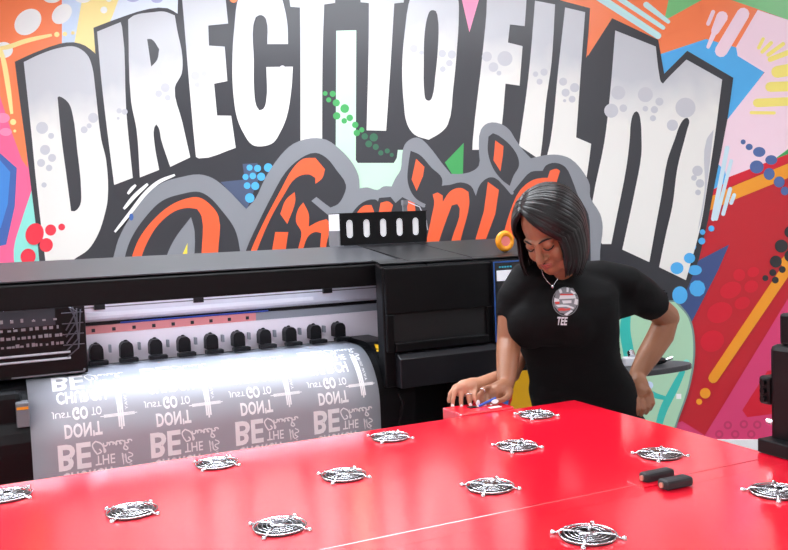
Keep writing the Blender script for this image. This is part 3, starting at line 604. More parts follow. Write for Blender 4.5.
CHS = [(.16, .62), (.2, .9), (.1, 1.0), (.02, .6), (.0, .2), (.08, .0), (.2, .2), (.27, .55), (.31, .9), (.28, .95), (.27, .5), (.27, .2), (.31, .45), (.35, .42), (.36, .2), (.41, .25), (.43, .45), (.43, .22), (.48, .2), (.51, .45), (.52, .2), (.56, .35), (.59, .48), (.61, .42), (.60, .22), (.65, .2), (.69, .42), (.73, .46), (.70, .35), (.69, .2), (.75, .2), (.82, .6), (.86, .95), (.83, .95), (.81, .5), (.81, .2), (.85, .42), (.90, .42), (.91, .2), (.97, .22), (1, .35)]
def design(u0, so, full=True):
    """one copy of the print; u0 = left edge of BE, so = shift down the film"""
    bm = bmesh.new()
    def put(vf, a, b, s0, s1):
        if s1+so > .49 or s0+so < -.02: return
        lay(vf[0], vf[1], u0+a, u0+b, s0+so, s1+so, bm)
    put(T('CHURCH', bold=.035, spacing=1.06), .008, .158, .128, .176)
    put(T('JUST', bold=.012), -.010, .045, .198, .221); put(T('GO', bold=.045, spacing=1.05), .050, .097, .190, .233); put(T('TO', bold=.01), .107, .138, .196, .224)
    put(T("DON'T", bold=.035, spacing=1.06), .023, .135, .243, .289)
    put(T('BE', bold=.028), .0, .097, .304, .386)
    put(T('THE', bold=.014), .108, .168, .352, .383)
    put(stroke(CHS, .06, 3.4), .103, .222, .306, .347)
    for dx in (-.0065, 0, .0065):
        a = .1945+dx; put(([(0, 0), (1, 0), (1, 1), (0, 1)], [[0, 1, 2, 3]]), a-.0026, a+.0026, .104+abs(dx)*.8, .278-abs(dx)*1.2)
    for dy in (-.0036, 0, .0036):
        put(([(0, .1), (1, 0), (1, .8), (0, 1)], [[0, 1, 2, 3]]), .132+abs(dy)*3, .245-abs(dy)*2, .2295+dy, .2328+dy)
    vv, ff = T('HIS WAY', bold=0); vr = [(1-y, x) for x, y in vv]; put((vr, ff), .210, .219, .128, .218)
    put(stroke([(0, .0), (.1, 1), (.15, .1), (.3, .9), (.32, .1), (.5, .9), (.9, .8), (.55, .5), (1, .3), (.6, .0)], .05, .8), .190, .222, .354, .392)
    return bm
m_grp = 'white lettering'
for k in range(4):
    for so in (0, .2645, -.2645):
        b_ = design(.145+.279*k, so)
        if len(b_.faces): obj('printed_lettering', b_, m_ink, fm)
        else: b_.free()
bm = bmesh.new()
for k in range(4):
    y_, z_ = prof(-.04, .001); bx(bm, .22+.28*k+fx, .227+.28*k+fx, y_+fy, y_+.006+fy, z_, z_+.0003)
obj('registration_mark', bm, mat('orange_mark', (240, 150, 80), .4), fm)

# ---------------------------------------------------------------- red machine cabinet with cooling fans
rc = empty('red_cabinet', (AO.x, AO.y, 0), YAW); tag(rc, 'long glossy red machine cabinet with chrome-guarded cooling fans in the foreground', 'machine')
TZ = .95
V0, V1 = -.098, 1.25
TU0, TU1 = -1.0, 1.428
hv, ht = .576, .6255    # seam strip
bm = bmesh.new(); bx(bm, TU0, TU1, -hv, -V0, TZ-.03, TZ); obj('rear_lid', bm, m_red, rc, bevel=.0008)
bm = bmesh.new(); bx(bm, TU0, TU1, -V1, -ht, TZ-.03, TZ); obj('front_lid', bm, m_red, rc)
bm = bmesh.new(); bx(bm, TU0, TU1, -ht+.0012, -hv-.0012, TZ-.03, TZ-.0004); obj('seam_strip', bm, m_red, rc)
obj('body', B(TU0+.01, TU1-.01, -V1+.01, -V0-.01, .30, TZ-.03), m_red, rc)
for x_ in (TU0+.05, TU1-.15):
    for y_ in (-V1+.05, -V0-.15): obj('leg', B(x_, x_+.10, y_, y_+.10, 0, .30), m_blk, rc)
sb = obj('switch_box', B(1.07, 1.235, -V0+.004, .20, TZ-.06, TZ+.006), m_red, rc, bevel=.004)
obj('display', B(1.125, 1.15, .145, .165, TZ+.006, TZ+.008), m_blk2, sb)
obj('paper_label', B(1.17, 1.205, .115, .13, TZ+.006, TZ+.007), m_whp, sb)
# fans
m_fan = mat('black_fan_plastic', (16, 16, 18), .4)
FR_ = .0445
fan0 = None
def ring(bm, r, z, t, seg=40): tube(bm, [(r*math.cos(2*PI*k/seg), r*math.sin(2*PI*k/seg), z) for k in range(seg+1)], t, 6, caps=False)
def fan(u, v):
    global fan0
    if fan0 is None:
        e = empty('cooling_fan', parent=rc)
        bm = bmesh.new(); cyl(bm, (0, 0, .0002), (0, 0, .0014), FR_*.97, 36); obj('fan_well', bm, m_fan, e)
        bm = bmesh.new()
        for k in range(7):
            a = 2*PI*k/7; b0 = [(.012, a), (.0415, a+.15), (.0415, a+.75), (.012, a+.5)]
            lo = [bm.verts.new((r*math.cos(t), r*math.sin(t), .0018+(.0016 if j in (2, 3) else 0))) for j, (r, t) in enumerate(b0)]
            hi = [bm.verts.new(v_.co+Vector((0, 0, .0008))) for v_ in lo]
            bm.faces.new(lo[::-1]); bm.faces.new(hi)
            for j in range(4): bm.faces.new([lo[j], lo[(j+1) % 4], hi[(j+1) % 4], hi[j]])
        cyl(bm, (0, 0, .0014), (0, 0, .0042), .0135, 24); obj('fan_blades', bm, mat('dark_fan_blade', (34, 34, 38), .3), e)
        bm = bmesh.new()
        for r_ in (.0445, .0370, .0295, .0220): ring(bm, r_, .0066 if r_ < .04 else .0045, .0009 if r_ < .04 else .0014)
        cyl(bm, (0, 0, .0062), (0, 0, .0078), .0165, 28)
        for k in range(4):
            a = PI/4+PI/2*k; c_, s_ = math.cos(a), math.sin(a)
            tube(bm, [(.010*c_, .010*s_, .0072), (.042*c_, .042*s_, .0072), (.047*c_, .047*s_, .003), (.052*c_, .052*s_, .0022)], .0021, 6)
        obj('fan_guard', bm, m_chr, e, smooth=True)
        for k in range(4):
            a = PI/4+PI/2*k; c_, s_ = .0555*math.cos(a), .0555*math.sin(a)
            bm = bmesh.new(); cyl(bm, (c_, s_, 0), (c_, s_, .0045), .0045, 14, .0038); ball(bm, (c_, s_, .0045), (.0038, .0038, .002), u=12, v=6); obj('screw', bm, m_chr, e, smooth=True)
        fan0 = e; r = e
    else:
        r = fan0.copy(); COL.objects.link(r); r.parent = rc
        for ch in fan0.children:
            c = ch.copy(); COL.objects.link(c); c.parent = r
    r.location = (u, -v, TZ); r.rotation_euler.z = random.choice((0, PI/2, PI, -PI/2))
S_ = .4118; vB, vC, vD = .2314, .4497, .7427
for k in range(-1, 4): fan(S_*k, 0)
for k in (-1, 0, 1, 2): fan(S_*(k+.492), vB)
for k in (0, 1, 2, 3): fan(S_*k, vC)
for k in (1, 2, 3): fan(S_*k, vD)
# rubber latch blocks on the seam
lp = obj('latch_plate', B(1.06, 1.15, -.60, -.555, TZ, TZ+.002), m_red, rc)
for (u0, u1, va, vb, l_) in ((1.062, 1.118, .575, .605, 0), (1.098, 1.164, .520, .552, 0), (1.085, 1.15, .603, .645, 0)):
    pass
def latch(u0, u1, va, vb, h):
    o = obj('latch_block', B(u0, u1, -vb, -va, TZ+.0005, TZ+h), mat('black_rubber', (38, 38, 41), .55), rc, bevel=.006)
    bm = bmesh.new(); cyl(bm, (u0-.003, -(va+vb)/2, TZ+h*.5), (u0+.002, -(va+vb)/2, TZ+h*.5), .0050, 14); obj('copper_pin', bm, mat('copper_pin', (206, 150, 132), .35, .5), o)
latch(1.080, 1.150, .562, .586, .019); latch(1.080, 1.144, .612, .640, .019)

# ---------------------------------------------------------------- black tower at the right edge
tw = empty('black_equipment_tower', loc(1.612, .50, 0), YAW); tag(tw, 'tall black equipment housing with a stepped side knob at the right edge', 'machine')
def tl(u0, u1, va, vb, z0, z1): return B(u0-1.62, u1-1.62, -vb+.50, -va+.50, z0, z1)
obj('housing', tl(1.452, 1.80, .545, .78, .90, 1.175), m_blk2, tw, bevel=.012)
obj('upper_block', tl(1.46, 1.72, .565, .70, 1.175, 1.24), m_blk2, tw, bevel=.006)
obj('base', tl(1.424, 1.84, .538, 1.02, .951, .980), m_blk, tw, bevel=.003)
obj('stand', tl(1.46, 1.80, .58, .98, 0, .951), m_blk2, tw)
kb = obj('side_knob', tl(1.455, 1.52, .515, .545, 1.045, 1.105), m_blk2, tw, bevel=.006)
for z_ in (1.058, 1.075, 1.092):
    bm = bmesh.new(); cyl(bm, (1.448-1.62, -.53+.5, z_), (1.456-1.62, -.53+.5, z_), .006); obj('knob_stud', bm, m_blk, kb)
bm = bmesh.new(); cyl(bm, (1.47-1.62, -.047, 1.008), (1.47-1.62, -.025, 1.008), .006); obj('chrome_pin', bm, m_chr, tw)

# ---------------------------------------------------------------- side table behind the woman
c0 = at(640, 360, 3.35)
tz_ = at(660, 369, 3.3).z
st = empty('black_side_table', (c0.x-.075, 3.42, 0)); tag(st, 'black side table with a pointed oval top behind the woman', 'table')
bm = bmesh.new()
ov = [(.30*math.cos(t)*(1 if math.cos(t) < 0 else 1.0), .17*math.sin(t)*(1-.35*max(0, math.cos(t)))) for t in [2*PI*k/40 for k in range(40)]]
prism(bm, ov, 'z', tz_-.022, tz_); obj('tabletop', bm, mat('black_laminate', (52, 52, 56), .35), st, bevel=.004)
bm = bmesh.new(); cyl(bm, (-.12, 0, .03), (-.12, 0, tz_-.022), .028); obj('post', bm, m_blk, st, smooth=True)
bm = bmesh.new(); cyl(bm, (-.12, 0, 0), (-.12, 0, .03), .20, 32); obj('foot', bm, m_blk, st)
def put_on(name, x, y, label, cat, builder):
    p = at(x, y, 3.40); e = empty(name, (p.x, 3.40, tz_)); tag(e, label, cat); builder(e); return e
def b1(e):
    bm = bmesh.new(); bx(bm, -.035, .02, -.02, .02, 0, .035); obj('case', bm, m_whp, e, bevel=.004)
    bm = bmesh.new(); cyl(bm, (0, -.002, .035), (0, .018, .052), .014); obj('dial', bm, m_chr, e)
def b2(e):
    bm = bmesh.new(); ball(bm, (0, 0, .016), (.05, .02, .016)); obj('handle', bm, m_blk2, e, smooth=True)
    bm = bmesh.new(); cyl(bm, (.045, 0, .018), (.07, 0, .026), .007); obj('cap', bm, m_chr, e)
put_on('small_gadget', 632, 362, 'small silver and white gadget on the black side table by her waist', 'gadget', b1)
put_on('hand_tool', 655, 364, 'black hand tool lying on the black side table beyond her forearm', 'tool', b2)

# ---------------------------------------------------------------- people
m_skin = mat('warm_brown_skin', (158, 106, 76), .45, noise=.08, nscale=14, bump=.05, bscale=300)
m_lip = mat('lip', (158, 84, 76), .4); m_brow = mat('brow_black', (30, 22, 20), .7); m_nail = mat('white_nail_polish', (246, 242, 244), .2)
m_shirt = mat('black_cotton', (8, 8, 9), .8, spec=.2, bump=.25, bscale=14, stretch=(1, 1, 2.2)); m_pants = mat('black_denim', (22, 22, 26), .8, spec=.2)
m_silver = mat('silver_jewellery', (220, 222, 228), .2, 1); m_shoe = mat('black_shoe', (24, 24, 26), .5)
m_hair = mat('black_hair', (12, 9, 9), .36, spec=.4, noise=.5, nscale=90, stretch=(1, 1, .15))
def V3(*a): return Vector(a)
def finger(bm, base, pts, r0=.0082, r1=.0062):
    n = len(pts)
    limb(bm, [base]+pts, [r0*1.05]+[r0+(r1-r0)*(i+1)/n for i in range(n)], 10)
def nail(e, tip, d, n, w_=.0052, l_=.0085, name='fingernail'):
    d = d.normalized(); n = (n-d*n.dot(d)).normalized(); x = d.cross(n)
    rot = Matrix((x, d, n)).transposed()
    bm = bmesh.new(); ball(bm, tip, (w_, l_, .0016), rot=rot, u=12, v=8)
    o = obj(name, bm, m_nail, None, smooth=True); world_to(o, e)
def ribbon_lock(bm, pts, w_, th, out):
    N = len(pts)
    rings = []
    for i, p in enumerate(pts):
        t = (pts[min(i+1, N-1)]-pts[max(i-1, 0)]).normalized(); nn = out[i]-t*out[i].dot(t); nn.normalize(); b = t.cross(nn)
        k = min(1, .55+2.5*i/N)*(1 if i < N-3 else (N-1-i)/3*.8+.2)
        rings.append([bm.verts.new(p+b*w_*k*math.cos(a)+nn*th*k*math.sin(a)) for a in (0, PI*.3, PI*.7, PI, PI*1.5)])
    for i in range(N-1):
        for k in range(5): bm.faces.new([rings[i][k], rings[i][(k+1) % 5], rings[i+1][(k+1) % 5], rings[i+1][k]])
    bm.faces.new(rings[-1]); bm.faces.new(rings[0][::-1])

def torso(bm, rows, yaw):
    """rows: (centre, half width, half depth); facing direction turned by yaw"""
    X = Vector((math.cos(yaw), math.sin(yaw), 0)); Y = Vector((-math.sin(yaw), math.cos(yaw), 0)); seg = 28; R = []
    for c, rx, ry in rows:
        ring_ = []
        for k in range(seg):
            a = 2*PI*k/seg; ca, sa = math.cos(a), math.sin(a); e = .85
            ring_.append(bm.verts.new(c+X*rx*math.copysign(abs(ca)**e, ca)+Y*ry*math.copysign(abs(sa)**e, sa)))
        R.append(ring_)
    for i in range(len(R)-1):
        for k in range(seg): bm.faces.new([R[i][k], R[i][(k+1) % seg], R[i+1][(k+1) % seg], R[i+1][k]])
    bm.faces.new(R[0][::-1]); bm.faces.new(R[-1])

# --- woman
hipc = at(588, 412, 2.66)
wo = empty('person', (hipc.x, hipc.y, 0)); tag(wo, 'woman with a black bob in a black t-shirt, leaning over the red cabinet', 'person')
BYAW = math.radians(-12)
HY = math.radians(38); HP = math.radians(36)
HF = Vector((-math.sin(HY)*math.cos(HP), -math.cos(HY)*math.cos(HP), -math.sin(HP)))       # where the face points
HX = Vector((math.cos(HY), -math.sin(HY), 0)).normalized()                                      # towards her left, image right
HX = (HX - HF*HX.dot(HF)).normalized()
HU = HX.cross(HF)*-1 if HX.cross(HF).z < 0 else HX.cross(HF)
tilt = Matrix.Rotation(math.radians(4), 3, HF); HX = tilt @ HX; HU = tilt @ HU
HC = at(549, 231, 2.44)
HS = .90
HR = Matrix((HX, HF, HU)).transposed()
def hl(x, y, z): return HC + (HX*x + HF*y + HU*z)*HS
bm = bmesh.new()
def hb(x, y, z, rx, ry, rz): ball(bm, hl(x, y, z), (rx*HS, ry*HS, rz*HS), rot=HR, u=24, v=16)
hb(0, -.012, .035, .074, .094, .098); hb(0, .012, -.008, .069, .078, .085)
limb(bm, [hl(0, .035, -.045), hl(0, .062, -.088)], [.055, .030], 18)
for s in (-1, 1):
    hb(s*.036, .058, -.040, .026, .026, .030); limb(bm, [hl(s*.056, .0, -.04), hl(s*.034, .052, -.088)], [.022, .020], 12)
    hb(s*.031, .079, .004, .017, .011, .012); limb(bm, [hl(s*.014, .083, .018), hl(s*.048, .068, .018)], [.0075, .0065], 10)
    hb(s*.015, .093, -.036, .0095, .011, .008); hb(s*.075, -.012, -.012, .010, .018, .030)
hb(0, .074, -.098, .019, .017, .016)
limb(bm, [hl(0, .086, .012), hl(0, .100, -.016), hl(0, .109, -.034)], [.0085, .0095, .0125], 12)
hb(0, .080, -.064, .028, .017, .018)
limb(bm, [hl(-.019, .088, -.062), hl(0, .0965, -.059), hl(.019, .088, -.062)], [.003, .0052, .003], 10)
limb(bm, [hl(-.017, .087, -.070), hl(0, .095, -.072), hl(.017, .087, -.070)], [.003, .0062, .003], 10)
nb = at(556, 281, 2.56)
limb(bm, [hl(0, -.03, -.03), hl(0, -.045, -.09)*.5+nb*.5+V3(0, 0, .01), nb], [.052, .050, .056], 18)
# arms
shL, elL, wrL = at(627, 284, 2.58), at(667, 317, 2.72), at(637, 375, 2.66)
limb(bm, [at(600, 282, 2.57), shL, at(650, 303, 2.65), elL], [.055, .050, .044, .040], 18)
limb(bm, [elL, at(661, 335, 2.71), at(648, 356, 2.68), wrL], [.037, .0415, .036, .0255], 18)
shR, elR, wrR = at(520, 285, 2.52), at(509, 342, 2.50), at(506, 385, 2.38)
limb(bm, [at(538, 290, 2.54), at(522, 290, 2.52), at(511, 315, 2.51), elR], [.045, .044, .040, .036], 18)
limb(bm, [elR, at(508, 355, 2.46), at(507, 370, 2.42), wrR], [.036, .0345, .030, .0235], 18)
torso(bm, [(at(588, 425, 2.66), .155, .105), (at(578, 380, 2.61), .135, .095), (at(572, 355, 2.59), .125, .09), (at(565, 315, 2.56), .145, .095), (at(567, 285, 2.56), .14, .075), (at(560, 277, 2.56), .06, .05)], BYAW)
# hand on the hip: palm with the fingers folded forward round the hip
k0 = at(638, 391, 2.61)
limb(bm, [wrL, at(639, 385, 2.635), k0], [.024, .030, .033], 14)
ball(bm, at(645, 393, 2.615), (.022, .018, .026))
for i, (a, b, c_) in enumerate((((651, 394), (653, 403), (650, 409)), ((647, 398), (649, 407), (646, 413)), ((642, 400), (644, 409), (641, 415)), ((637, 400), (638, 409), (636, 415)))):
    dy = .004*i; finger(bm, at(a[0]-4, a[1]-6, 2.61), [at(a[0], a[1], 2.575-dy), at(b[0], b[1], 2.565-dy), at(c_[0], c_[1], 2.575-dy)], .0088, .0068)
finger(bm, at(634, 385, 2.65), [at(629, 392, 2.67), at(627, 400, 2.69)], .010, .0075)
# working hand: loose fist over the cabinet edge
kn = at(495, 393, 2.335)
limb(bm, [wrR, at(501, 390, 2.355), kn], [.0235, .028, .027], 14)
tips = []
for (p0, p1, p2, p3) in (((491, 387), (484, 389), (479, 395), (478, 401)), ((489, 391), (483, 394), (482, 400), (484, 404)), ((492, 395), (487, 398), (488, 403), (491, 406)), ((498, 397), (494, 400), (496, 405), (499, 407))):
    finger(bm, at(*p0, 2.335), [at(*p1, 2.31), at(*p2, 2.295), at(*p3, 2.295)], .0082, .0062); tips.append((at(*p3, 2.29), at(*p3, 2.295)-at(*p2, 2.295)))
finger(bm, at(510, 391, 2.345), [at(508, 397, 2.31), at(503, 400, 2.29), at(497, 401, 2.28)], .0098, .0072)
body = remesh(bm, 'body', .0032, m_skin); world_to(body, wo)
for t_, d_ in tips[:2]: nail(wo, t_+V3(0, -.006, 0)+d_.normalized()*.004, d_, V3(0, -1, .2))
nail(wo, at(495, 401.5, 2.2705), at(496, 401, 2.28)-at(502, 400, 2.28), V3(0, -1, .3), .006, .010)
nail(wo, at(492, 407, 2.285), at(492, 407, 2.29)-at(488, 401, 2.29), V3(0, -1, .2))
def wtube(name, pts, r_, m_, parent, seg=8, sm=True):
    bm = bmesh.new(); tube(bm, pts, r_, seg); o = obj(name, bm, m_, None, smooth=sm); return world_to(o, parent)
# face details
for s in (-1, 1):
    wtube('eyebrow', [hl(s*.013, .0955, .0225), hl(s*.026, .0915, .0285), hl(s*.040, .082, .0275), hl(s*.050, .073, .022)], [.002, .0029, .0025, .0012], m_brow, wo)
    wtube('eyelashes', [hl(s*.016, .0885, -.001), hl(s*.024, .0912, -.0065), hl(s*.033, .0900, -.0085), hl(s*.042, .0845, -.0065), hl(s*.049, .0765, -.001)], [.0010, .0018, .0021, .0019, .0012], m_brow, wo)
bm = bmesh.new(); limb(bm, [hl(-.019, .0895, -.0625), hl(-.006, .0975, -.0592), hl(.006, .0975, -.0592), hl(.019, .0895, -.0625)], [.0028, .0045, .0045, .0028], 10); limb(bm, [hl(-.017, .0888, -.0695), hl(0, .0965, -.0718), hl(.017, .0888, -.0695)], [.0028, .0058, .0028], 10)
world_to(obj('lips', bm, m_lip, None, smooth=True), wo)
for s in (-1, 1): wtube('nostril', [hl(s*.007, .113, -.043), hl(s*.011, .108, -.0445)], [.0022, .0018], m_brow, wo)
# hair: cap plus long locks from a parting on her right
capc = (.004, -.014, .026); capr = (.101, .113, .110)
def on_cap(d, k=1.0): d = d.normalized(); return hl(capc[0]+d.x*capr[0]*k, capc[1]+d.y*capr[1]*k, capc[2]+d.z*capr[2]*k)
rnd = random.Random(11)
hm = bmesh.new()
def lock(th, layer, p_):
    root = Vector((-.33, p_, .95)).normalized(); E_ = Vector((math.sin(th), math.cos(th), -.12+.06*math.cos(th))).normalized(); k = 1+.045*layer
    out = []; nrm = []
    om = root.angle(E_); N1 = 9
    for i in range(N1+1):
        t = i/N1; d = (root*math.sin((1-t)*om)+E_*math.sin(t*om))/math.sin(om)
        out.append(on_cap(d, k+.02*math.sin(PI*t))); nrm.append((HR @ Vector((d.x/capr[0], d.y/capr[1], d.z/capr[2]))).normalized())
    zt = HC.z-.118-.012*rnd.random()+(.022 if abs(th) > 2.2 else 0)
    last = out[-1]; o0 = nrm[-1]; L = last.z-zt; N2 = 8
    hor = Vector((o0.x, o0.y, 0))
    tang = (out[-1]-out[-2]).normalized()
    p = last; step = L/N2
    for i in range(1, N2+1):
        t = i/N2; d = (tang*(1-t)**2*.9+Vector((0, 0, -1))*1.0+hor*(.10-.55*t*t)).normalized(); p = p+d*step/max(.6, -d.z); out.append(p.copy()); nrm.append((o0*(1-t)+hor.normalized()*t).normalized())
    ribbon_lock(hm, out, .0105-.001*layer, .0042, nrm)
for layer in (0, 1, 2):
    nR = 30
    for i in range(nR):
        th = math.radians(44)+(math.radians(183)-math.radians(44))*(i+.5*(layer % 2))/nR+rnd.uniform(-.02, .02); f_ = i/nR
        lock(th, layer*.8+rnd.uniform(0, .4), .62-.95*f_)
    for i in range(22):
        th = -math.radians(62)-(math.radians(183)-math.radians(62))*(i+.5*(layer % 2))/22+rnd.uniform(-.02, .02); f_ = i/22
        lock(th, layer*.8+rnd.uniform(0, .4), .62-.95*f_)
hair = world_to(obj('hair', hm, m_hair, None, smooth=True), wo)
# T-shirt
bm = bmesh.new()
torso(bm, [(at(592, 446, 2.68), .178, .132), (at(589, 420, 2.66), .172, .128), (at(585, 400, 2.64), .166, .122), (at(579, 380, 2.62), .156, .114), (at(573.5, 358, 2.60), .146, .108), (at(567, 336, 2.57), .156, .118), (at(563, 314, 2.555), .160, .12), (at(566, 295, 2.56), .160, .105), (at(566, 282, 2.57), .145, .082), (at(561, 273, 2.575), .10, .062), (at(559, 268, 2.58), .066, .054)], BYAW)
ball(bm, at(530, 325, 2.475), (.070, .058, .070)); ball(bm, at(573, 326, 2.475), (.075, .058, .072)); ball(bm, at(552, 322, 2.47), (.085, .055, .072)); ball(bm, at(552, 306, 2.49), (.12, .05, .07))
tube(bm, [at(575, 282, 2.57), at(600, 281, 2.57), at(625, 286, 2.58), at(643, 297, 2.625), at(654.5, 304, 2.66)], [.062, .064, .062, .059, .056], 20)
limb(bm, [at(598, 300, 2.57), at(625, 300, 2.60)], [.075, .052], 18)
tube(bm, [at(548, 280, 2.56), at(526, 283, 2.53), at(514, 300, 2.52), at(510.5, 319, 2.515)], [.062, .064, .054, .047], 20)
limb(bm, [at(540, 300, 2.55), at(522, 300, 2.53)], [.07, .05], 18)
rn = random.Random(5)
sh = remesh(bm, 't_shirt', .0065, m_shirt, smooth=14)
from mathutils import noise as mn
for v in sh.data.vertices:
    c_ = v.co; wv = max(0, min(1, (1.16-c_.z)/.14)); q = c_.z*34+c_.x*9+2.2*mn.noise(c_*5)
    sleeve = max(0, min(1, (c_.x-.60)/.08))
    amp = .007*wv*max(0, mn.noise(Vector((c_.x*4, c_.y*4, c_.z*3+2)))+.45)+.004*sleeve
    v.co = c_+v.normal*amp*(math.sin(q)+.4*math.sin(q*1.9+1)); world_to(sh, wo)
wtube('sleeve_hem', [at(654.5, 304, 2.66)+(at(643, 297, 2.625)-at(654.5, 304, 2.66))*.0+Vector(q) for q in []] or [at(510, 318, 2.46), at(510.5, 318.5, 2.46)], .001, m_shirt, wo) if False else None
# legs
bm = bmesh.new(); hz = hipc.z
torso(bm, [(V3(hipc.x, hipc.y, hz-.14), .165, .125), (V3(hipc.x, hipc.y, hz-.05), .165, .12), (V3(hipc.x, hipc.y, hz+.04), .148, .105)], BYAW)
for s in (-1, 1):
    X = Vector((math.cos(BYAW), math.sin(BYAW), 0))
    limb(bm, [V3(hipc.x, hipc.y, hz-.10)+X*s*.082, V3(hipc.x, hipc.y-.005, hz-.30)+X*s*.088, V3(hipc.x, hipc.y-.01, hz-.44)+X*s*.09, V3(hipc.x, hipc.y+.01, hz-.60)+X*s*.092, V3(hipc.x, hipc.y+.02, .09)+X*s*.095], [.092, .08, .058, .056, .045], 18)
world_to(remesh(bm, 'trousers', .009, m_pants), wo)
for s in (-1, 1):
    c_ = V3(hipc.x, hipc.y+.02, 0)+X*s*.095; bm = bmesh.new(); limb(bm, [c_+V3(0, .03, .042), c_+V3(0, -.08, .038), c_+V3(0, -.16, .032)], [.040, .038, .030], 14)
    for v in bm.verts: v.co.z = max(0, v.co.z)
    world_to(remesh(bm, 'shoe', .006, m_shoe), wo)
# surface decals on the shirt: project outlines onto the cloth along the view of a person facing her chest
dg = bpy.context.evaluated_depsgraph_get(); dg.update()
from mathutils.bvhtree import BVHTree
def make_bvh(o, base):
    V = [o.matrix_parent_inverse and (v.co) for v in o.data.vertices]
    return BVHTree.FromPolygons([v.co for v in o.data.vertices], [list(p.vertices) for p in o.data.polygons])
SB = make_bvh(sh, wo)
def on_shirt(x, y, off=.0015):
    p = at(x, y, 2.2); h = SB.ray_cast(CAM, (p-CAM).normalized())
    q = h[0] if h[0] is not None else at(x, y, 2.42)
    return q + (CAM-q).normalized()*off
badge_c = (565.5, 301.5)
def decal(name, polys, m_, parent, off):
    bm = bmesh.new()
    for pts in polys:
        b2 = bmesh.new(); vs = [b2.verts.new((p[0], p[1], 0)) for p in pts]
        try: b2.faces.new(vs)
        except ValueError: continue
        bmesh.ops.triangulate(b2, faces=b2.faces[:])
        for ax in (0, 1):
            lo = min(p[ax] for p in pts); hi = max(p[ax] for p in pts); k = int((hi-lo)/2)
            for j in range(1, k+1): bmesh.ops.bisect_plane(b2, geom=b2.verts[:]+b2.edges[:]+b2.faces[:], plane_co=((lo+2*j, 0, 0) if ax == 0 else (0, lo+2*j, 0)), plane_no=((1, 0, 0) if ax == 0 else (0, 1, 0)))
        mp = {v: bm.verts.new(on_shirt(v.co.x, v.co.y, off)) for v in b2.verts}
        for f in b2.faces:
            try: bm.faces.new([mp[v] for v in f.verts])
            except ValueError: pass
        b2.free()
    o = obj(name, bm, m_, None); world_to(o, wo); 
    if parent:
        o.parent = parent; o.matrix_parent_inverse = Matrix.Identity(4) if False else parent.matrix_parent_inverse.copy() if False else o.matrix_parent_inverse
    return o
def circ(cx, cy, rx, ry, n=24): return [(cx+rx*math.cos(2*PI*k/n), cy+ry*math.sin(2*PI*k/n)) for k in range(n)]
cx, cy = badge_c
m_bw = mat('badge_white', (226, 228, 232), .5); m_bg = mat('badge_grey', (132, 134, 140), .5); m_bd = mat('badge_dark', (28, 28, 32), .6); m_br = mat('badge_red', (214, 66, 60), .5)
decal('badge', [circ(cx, cy, 13.2, 14.6)], m_bg, None, .0015)['label'] = 'round grey logo badge'
decal('badge_emblem_dark', [circ(cx, cy, 12.5, 13.9)], m_bd, None, .0019)
decal('badge_emblem_grey', [[(554, 297), (577, 296), (578, 303), (575, 309), (568, 314), (560, 313), (554, 306)], [(556, 291), (561, 288), (573, 288), (576, 293), (576, 296), (555, 297)]], m_bg, None, .0023)
decal('badge_emblem_white', [[(558.5, 290), (561, 288.8), (562.5, 292.5), (560, 293.5)], [(566.5, 287.5), (569, 288), (568.5, 292), (566.5, 292)], [(571, 290), (576, 293), (574, 294.5), (570.5, 292)], [(560, 295.2), (575, 295), (576, 298.4), (559, 299.2)], [(562, 300.5), (571.5, 300.2), (571.5, 303), (563, 303.6)], [(554.5, 298), (559, 299), (559.5, 301.5), (554, 302)], [(575, 298.5), (578, 299.5), (577.5, 305), (574, 304)], [(564, 314.5), (571, 310), (573, 311), (567, 315.6)], [(555.5, 305), (562, 304.5), (568, 305), (574, 307.5), (573.5, 309), (566, 306.6), (558, 307)]], m_bw, None, .0027)
decal('badge_emblem_red', [[(560, 293.8), (573, 293.8), (573.2, 295.2), (560.2, 295.3)], [(555, 301.8), (559.6, 301.6), (559.4, 304), (555.4, 304.2)], [(557.5, 308.6), (562, 307.8), (566, 308.6), (570.5, 308), (570, 310), (564, 311), (561, 310.6), (558.6, 311.2)]], m_br, None, .0031)
vv, ff = text_mesh('TEE', bold=.03, shear=.25)
bm = bmesh.new(); vs = [bm.verts.new(on_shirt(557.2+10.6*x+.0*y, 325+.3*x-8.2*y, .002)) for x, y in vv]
for f in ff:
    try: bm.faces.new([vs[i] for i in f])
    except ValueError: pass
world_to(obj('shirt_lettering', bm, m_bw, None), wo)
# necklace
pts = [at(541, 268, 2.47)] + [on_shirt(x, y, .003) for x, y in ((543.5, 276), (547, 281), (552, 286), (556, 281.5), (559.5, 275))] + [at(561, 268, 2.50)]
nk = wtube('necklace', pts, .0009, m_silver, wo)
bm = bmesh.new(); ball(bm, on_shirt(552.5, 286.5, .004), (.004, .003, .0065)); world_to(obj('pendant', bm, m_silver, None, smooth=True), wo)
# ring and bracelet marks
def band(name, c, d, r_, t_, m_, e):
    d = d.normalized(); a = d.orthogonal().normalized(); b = d.cross(a); bm = bmesh.new()
    tube(bm, [c+a*r_*math.cos(2*PI*k/20)+b*r_*math.sin(2*PI*k/20) for k in range(21)], t_, 6, caps=False); return world_to(obj(name, bm, m_, None, smooth=True), e)
band('ring', at(482.5, 391, 2.302), at(479, 395, 2.295)-at(484, 389, 2.31), .0085, .0015, m_silver, wo)
